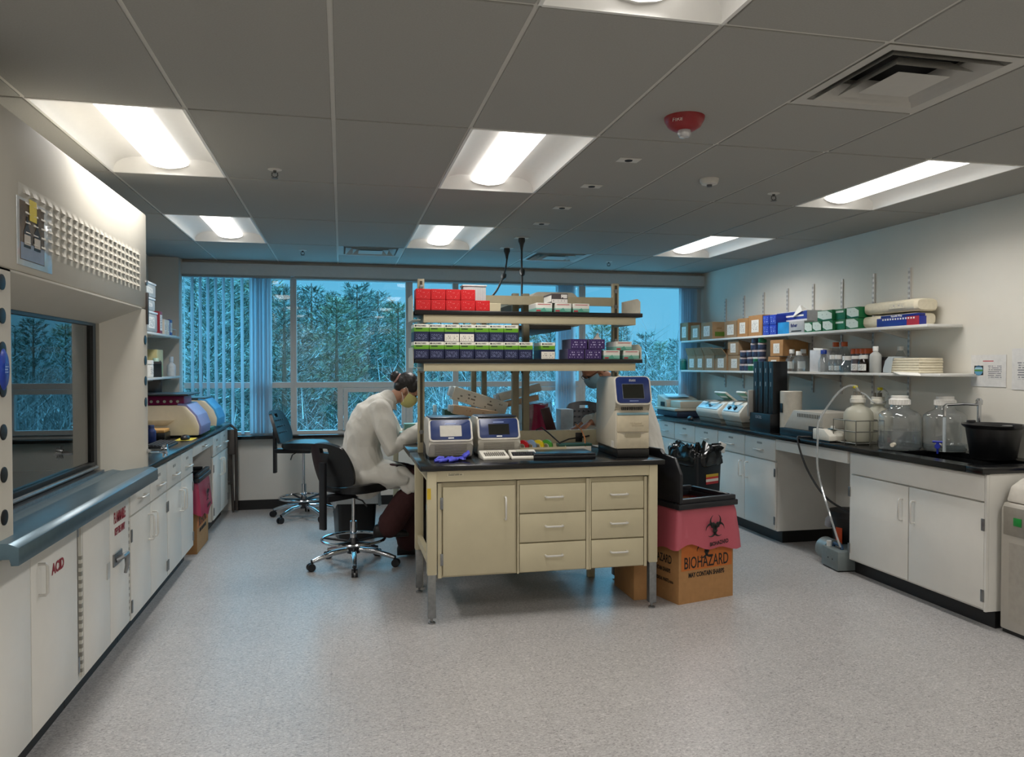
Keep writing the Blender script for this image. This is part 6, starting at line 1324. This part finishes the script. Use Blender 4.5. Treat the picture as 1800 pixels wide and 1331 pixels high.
# wire rack with two opaque carboys
ya = yx(1511, 3.765); yr0, yr1 = ya-.118, yx(1468, 3.66)
m = MB(); xa, xb = 3.65, 3.885; WIRE = mt('#8a8880', .3, .7)
for z in (.945, 1.03, 1.11): m.tube([(xa, yr0, z), (xb, yr0, z), (xb, yr1, z), (xa, yr1, z)], .004, 6, closed=True)
for (x, y) in ((xa, yr0), (xb, yr0), (xb, yr1), (xa, yr1), ((xa+xb)/2, yr0), (xa, (yr0+yr1)/2)): m.cyl((x, y, .931), (x, y, 1.11), .004, n=6)
for k in range(4): m.tube([(xa, yr0+(yr1-yr0)*(k+.5)/4, .94), (xb, yr0+(yr1-yr0)*(k+.5)/4, .94)], .003, 6)
tag(m.build('wire_rack', WIRE), 'wire basket around the left cloudy carboy on the right worktop', 'rack')
CLOUD = translucent('cloudy_plastic', '#cfcdbd', .35, .4)
def carboy(label, x, y, z, r_, h, body, sc=1., tilt=0., tube_=True):
    o = thing('carboy', label, 'carboy', (x, y, z), 0, 'plastic carboys on the right worktop'); M = RX(tilt)
    MB().lathe([(r_*.78, .0), (r_*.9, .02), (r_, h*.45), (r_*.97, h*.62), (r_*.75, h*.72), (r_*.42, h*.77), (r_*.40, h*.86)], n=26, M=M).build('body', body, o)
    MB().lathe([(r_*.5, h*.84), (r_*.52, h*.93), (r_*.44, h*.94), (r_*.44, h), (0, h)], n=20, M=M).build('cap', mt('#ddd9cc', .45), o)
    m = MB()
    for k in range(3): a = k*2.1; m.cyl((r_*.22*math.cos(a), r_*.22*math.sin(a), h), (r_*.22*math.cos(a), r_*.22*math.sin(a), h+.03), .009, n=8, M=M)
    m.build('ports', mt('#6e6a60', .4), o); return o
yb = yx(1544, 4.0)
c1 = carboy('cloudy white carboy with hose, left in the wire basket', 3.765, ya, .948, .105, .345, CLOUD, tilt=-.05); c2 = carboy('cloudy white carboy with yellow tie, against the wall behind the wire basket', 4.0, yb, .931, .105, .345, CLOUD)
# clear carboys
GLASS = thin_glass('clear_polycarbonate', (.94, .955, .955), 1.5, .03, .01, .07, (.74, .76, .77), 2.2); WATER = thin_glass('water', (.74, .78, .80), 1.33, 0, .03, .10, (.7, .74, .75))
def clear_carboy(label, px, x, tap, water):
    p = Vector((x, yx(px, x), WT)); o = thing('carboy', label, 'carboy', (p.x, p.y, WT), 0, 'plastic carboys on the right worktop'); r_ = .138
    prof = [(.06, .001), (r_*.93, .004), (r_, .02), (r_, .225), (r_*.97, .245), (r_*.80, .265), (r_*.50, .285), (r_*.44, .30), (r_*.43, .325)]
    MB().lathe(prof, n=36, cap=False).build('body', GLASS, o); 
    if water: MB().lathe([(r_*.9, .008), (r_*.972, .022), (r_*.972, .135), (0, .135)], n=32).build('water', WATER, o)
    else: MB().lathe([(r_*.9, .008), (r_*.972, .022), (r_*.972, .05), (0, .05)], n=32).build('water', WATER, o)
    m = MB(); m.lathe([(r_*.47, .312), (r_*.47, .35), (r_*.40, .356), (r_*.40, .375), (0, .376)], n=28)
    for k in range(24): a = 2*PI*k/24; m.cyl((r_*.475*math.cos(a), r_*.475*math.sin(a), .316), (r_*.475*math.cos(a), r_*.475*math.sin(a), .348), .004, n=6)
    m.build('cap', mt('#dcdad4', .45), o)
    d = Vector((-p.x, -p.y, 0)).normalized(); d = (d+Vector((-.25, .1, 0))).normalized(); c = d*r_+Vector((0, 0, .045))
    if tap == 'white': MB().cyl(c-d*.004, c+d*.05, .014).build('spigot', mt('#d4cdbb', .4), o)
    else:
        MB().cyl(c-d*.004, c+d*.03, .016).build('spigot_neck', mt('#d4cdbb', .4), o); s = Vector((0, 0, 1)).cross(d); bl = mt('#1e2f9a', .35)
        q = MB(); q.cyl(c+d*.025, c+d*.055, .017); q.cyl(c+d*.045, c+d*.045-Vector((0, 0, .05)), .009, .006); q.cyl(c+d*.045, c+d*.045+Vector((0, 0, .03)), .01); q.cyl(c+d*.045+s*.045+Vector((0, 0, .03)), c+d*.045-s*.03+Vector((0, 0, .03)), .008); q.build('spigot_tap', bl, o)
    return o
k1 = clear_carboy('clear carboy half full of water with a white spigot', 1582, 3.80, 'white', True); k2 = clear_carboy('clear carboy nearly empty with a blue spigot tap', 1662, 4.04, 'blue', False)
# hoses
HOSE = thin_glass('clear_hose', (.80, .82, .82), 1.45, .05, .05, .3, (.75, .77, .77)); t1 = Vector((3.765, ya, 1.315)); t2 = Vector((4.0, yb, 1.298))
def smoothp(pts, n=8):
    P = [Vector(p) for p in pts]; out = []
    for i in range(len(P)-1):
        a, b, c, d = P[max(i-1, 0)], P[i], P[i+1], P[min(i+2, len(P)-1)]
        for k in range(n):
            t_ = k/n; out.append(.5*((2*b)+(c-a)*t_+(2*a-5*b+4*c-d)*t_*t_+(3*b-a-3*c+d)*t_**3))
    return out+[P[-1]]
tag(MB().tube(smoothp([t1, t1+Vector((-.03, .03, .05)), t1+Vector((-.10, .10, .0)), (3.55, ya+.17, 1.10), (3.535, ya+.17, .95), (3.535, ya+.16, .7), (3.56, ya+.05, .4), (3.60, ya-.02, .17)]), .008, 8).build('hose', HOSE), 'clear plastic hose looping from the left cloudy carboy over the worktop edge', 'hose')
tag(MB().tube(smoothp([t1+Vector((0, -.02, 0)), t1+Vector((0, -.08, -.02)), t1+Vector((0, -.16, -.07)), t2+Vector((-.02, -.05, -.07)), t2+Vector((0, -.12, -.02)), t2+Vector((.02, -.03, .04)), t2]), .006, 8).build('hose', HOSE), 'thin clear hose joining the two cloudy carboys', 'hose')
tag(MB().box(t1.x-.03, t1.x-.0, t1.y+.015, t1.y+.04, t1.z+.03, t1.z+.05, .004).build('cable_tie', mt('#d3c411', .5)), 'yellow tie on the hose of the left cloudy carboy', 'tie'); tag(MB().box(t2.x-.01, t2.x+.02, t2.y-.03, t2.y-.0, t2.z+.028, t2.z+.05, .004).build('cable_tie', mt('#d3c411', .5)), 'yellow tie on the hose of the right cloudy carboy', 'tie')
p0 = PX(1412, 772, 3.60); tag(MB().tube(smoothp([(3.70, p0.y-.1, .94), (3.60, p0.y, .945), (3.55, p0.y, .92), (3.57, p0.y-.10, .70), (3.62, p0.y-.28, .50), (3.75, p0.y-.45, .40), (3.85, p0.y-.5, .39)]), .008, 8).build('extension_cord', CORD), 'black cord hanging from the right worktop down to the bucket', 'cord')
# faucet, tub, cylinder
fy = yx(1722, 4.12); o = thing('faucet', 'chrome swing faucet over the sink at the right', 'faucet', (4.12, fy, WT))
MB().lathe([(.03, 0), (.03, .012), (.018, .02)], n=18).build('base', CHROME, o); MB().cyl((0, 0, .0), (0, 0, .34), .013).build('column', CHROME, o)
sp = Vector((-.22, .04, .325)); MB().tube([(0, 0, .325), (-.11, .02, .33), sp], .009, 8).build('arm', CHROME, o); MB().tube([sp, sp+Vector((-.012, 0, -.01)), sp+Vector((-.012, 0, -.08))], .011, 8, radii=[.010, .014, .011]).build('spout', CHROME, o)
MB().lathe([(.02, .0), (.022, .03), (.01, .045)], n=14, M=T(0, 0, .325)).build('valve', CHROME, o); MB().cyl(sp+Vector((-.012, 0, -.081)), sp+Vector((-.012, 0, -.31)), .010, n=10).build('outlet_tube', FROST, o)
p = PZ(1741, 806, WT); o = thing('plastic_tub', 'black round tub at the near end of the right worktop', 'tub', (p.x+.02, p.y, WT))
MB().lathe([(.12, 0), (.128, .01), (.155, .19), (.175, .205), (.178, .215), (.172, .217), (.15, .2), (.12, .015), (.0, .012)], n=36).build('body', mt('#101113', .35), o)
MB().box(-.03, .03, -.185, -.165, .2, .23, .006).box(-.03, .03, .165, .185, .2, .23, .006).build('grip', PLASTIC, o)
o = thing('glass_cylinder', 'tall clear cylinder with foil over its top in the far right corner', 'cylinder', (4.13, yx(1775, 4.13), WT)); MB().lathe([(.05, 0), (.05, .005), (.033, .006), (.033, .20)], n=24).build('tube', PETC, o); MB().lathe([(.036, .17), (.040, .185), (.037, .205), (.0, .207)], n=24).build('foil', STEEL, o)
# under the bench
p = Vector((3.86, 5.32, 0)); o = thing('bucket', 'black lidded bucket with orange label in the right knee space', 'bucket', (3.92, 5.29, 0)); MB().lathe([(.12, 0), (.145, .33), (.15, .335)], n=30).build('body', BLACK, o); MB().lathe([(.165, .325), (.17, .345), (.165, .37), (.15, .372), (0, .365)], n=30).build('lid', mt('#16171a', .4), o)
m = MB(); m.loft([[(.142*math.cos(a), .142*math.sin(a), z) for z in (.12, .25)] for a in [PI*1.02+.06*k for k in range(8)]], cap=False, closed=False); m.build('label', mt('#c2481c', .5), o)
MB().lathe([(.03, 0), (.035, .05), (.02, .09)], n=14, M=T(-.13, .10, .24) @ RX(.4)).build('hose_fitting', mt('#9a9aa0', .3), o)
o = thing('vacuum_pump', 'grey vacuum pump on the floor at the edge of the right knee space', 'pump', (3.68, 5.02, 0), -.1); PG = mt('#6f7878', .4, .2, var=.05)
MB().box(-.13, .14, -.115, .12, .008, .15, .008).build('housing', PG, o); MB().cyl((-.03, .12, .10), (-.03, .24, .10), .085, n=24).build('motor', mt('#7c8585', .4, .2), o)
MB().tube([(-.06, -.05, .15), (-.06, -.04, .175), (-.06, .06, .175), (-.06, .07, .15)], .012, 8).build('handle', mt('#24415e', .4), o); MB().box(-.12, .13, -.1, .11, 0, .008).build('feet', BLACK, o); MB().cyl((-.09, .08, .15), (-.09, .08, .19), .018, n=12).build('inlet', mt('#cfcfcb', .4), o)
m = MB(); 
for y in (-.04, .02): m.cyl((-.1305, y, .08), (-.132, y, .08), .006, n=10)
m.build('screws', BLACK, o)
o = thing('floor_centrifuge', 'grey-white floor machine with green switch beside the sink cabinet', 'lab machine', (3.92, 3.28, 0)); GW2 = mt('#b5b0a6', .45, var=.02)
MB().prism([(-.25, .02), (-.25, .70), (-.23, .74), (.26, .74), (.26, .02)], 1, -.36, .36, .01).build('housing', GW2, o); MB().prism([(-.23, .742), (-.20, .83), (-.12, .875), (.2, .875), (.26, .83), (.26, .742)], 1, -.35, .35, .015).build('lid', mt('#cfcac0', .4), o)
MB().box(-.253, -.2505, -.34, .34, .56, .72, .001).build('control_panel', mt('#8f8a80', .4), o); MB().box(-.258, -.253, .22, .27, .62, .665, .001).build('green_switch', mt('#1f8a3c', .3), o); MB().box(-.257, -.253, .05, .18, .625, .655, .001).build('socket', BLACK, o); MB().box(-.2525, -.2505, -.32, .30, .08, .52).build('lower_panel', mt('#a39e94', .5), o); MB().box(-.24, .25, -.35, .35, 0, .02).build('feet', BLACK, o)
o = thing('water_jug', 'dark blue plastic jug on the floor machine at the right edge', 'jug', (4.0, 3.42, .876)); MB().lathe([(.07, 0), (.08, .01), (.08, .04), (.05, .07), (.03, .08)], n=20).build('body', mt('#1d2f6a', .35), o)
bpy.context.view_layer.update()
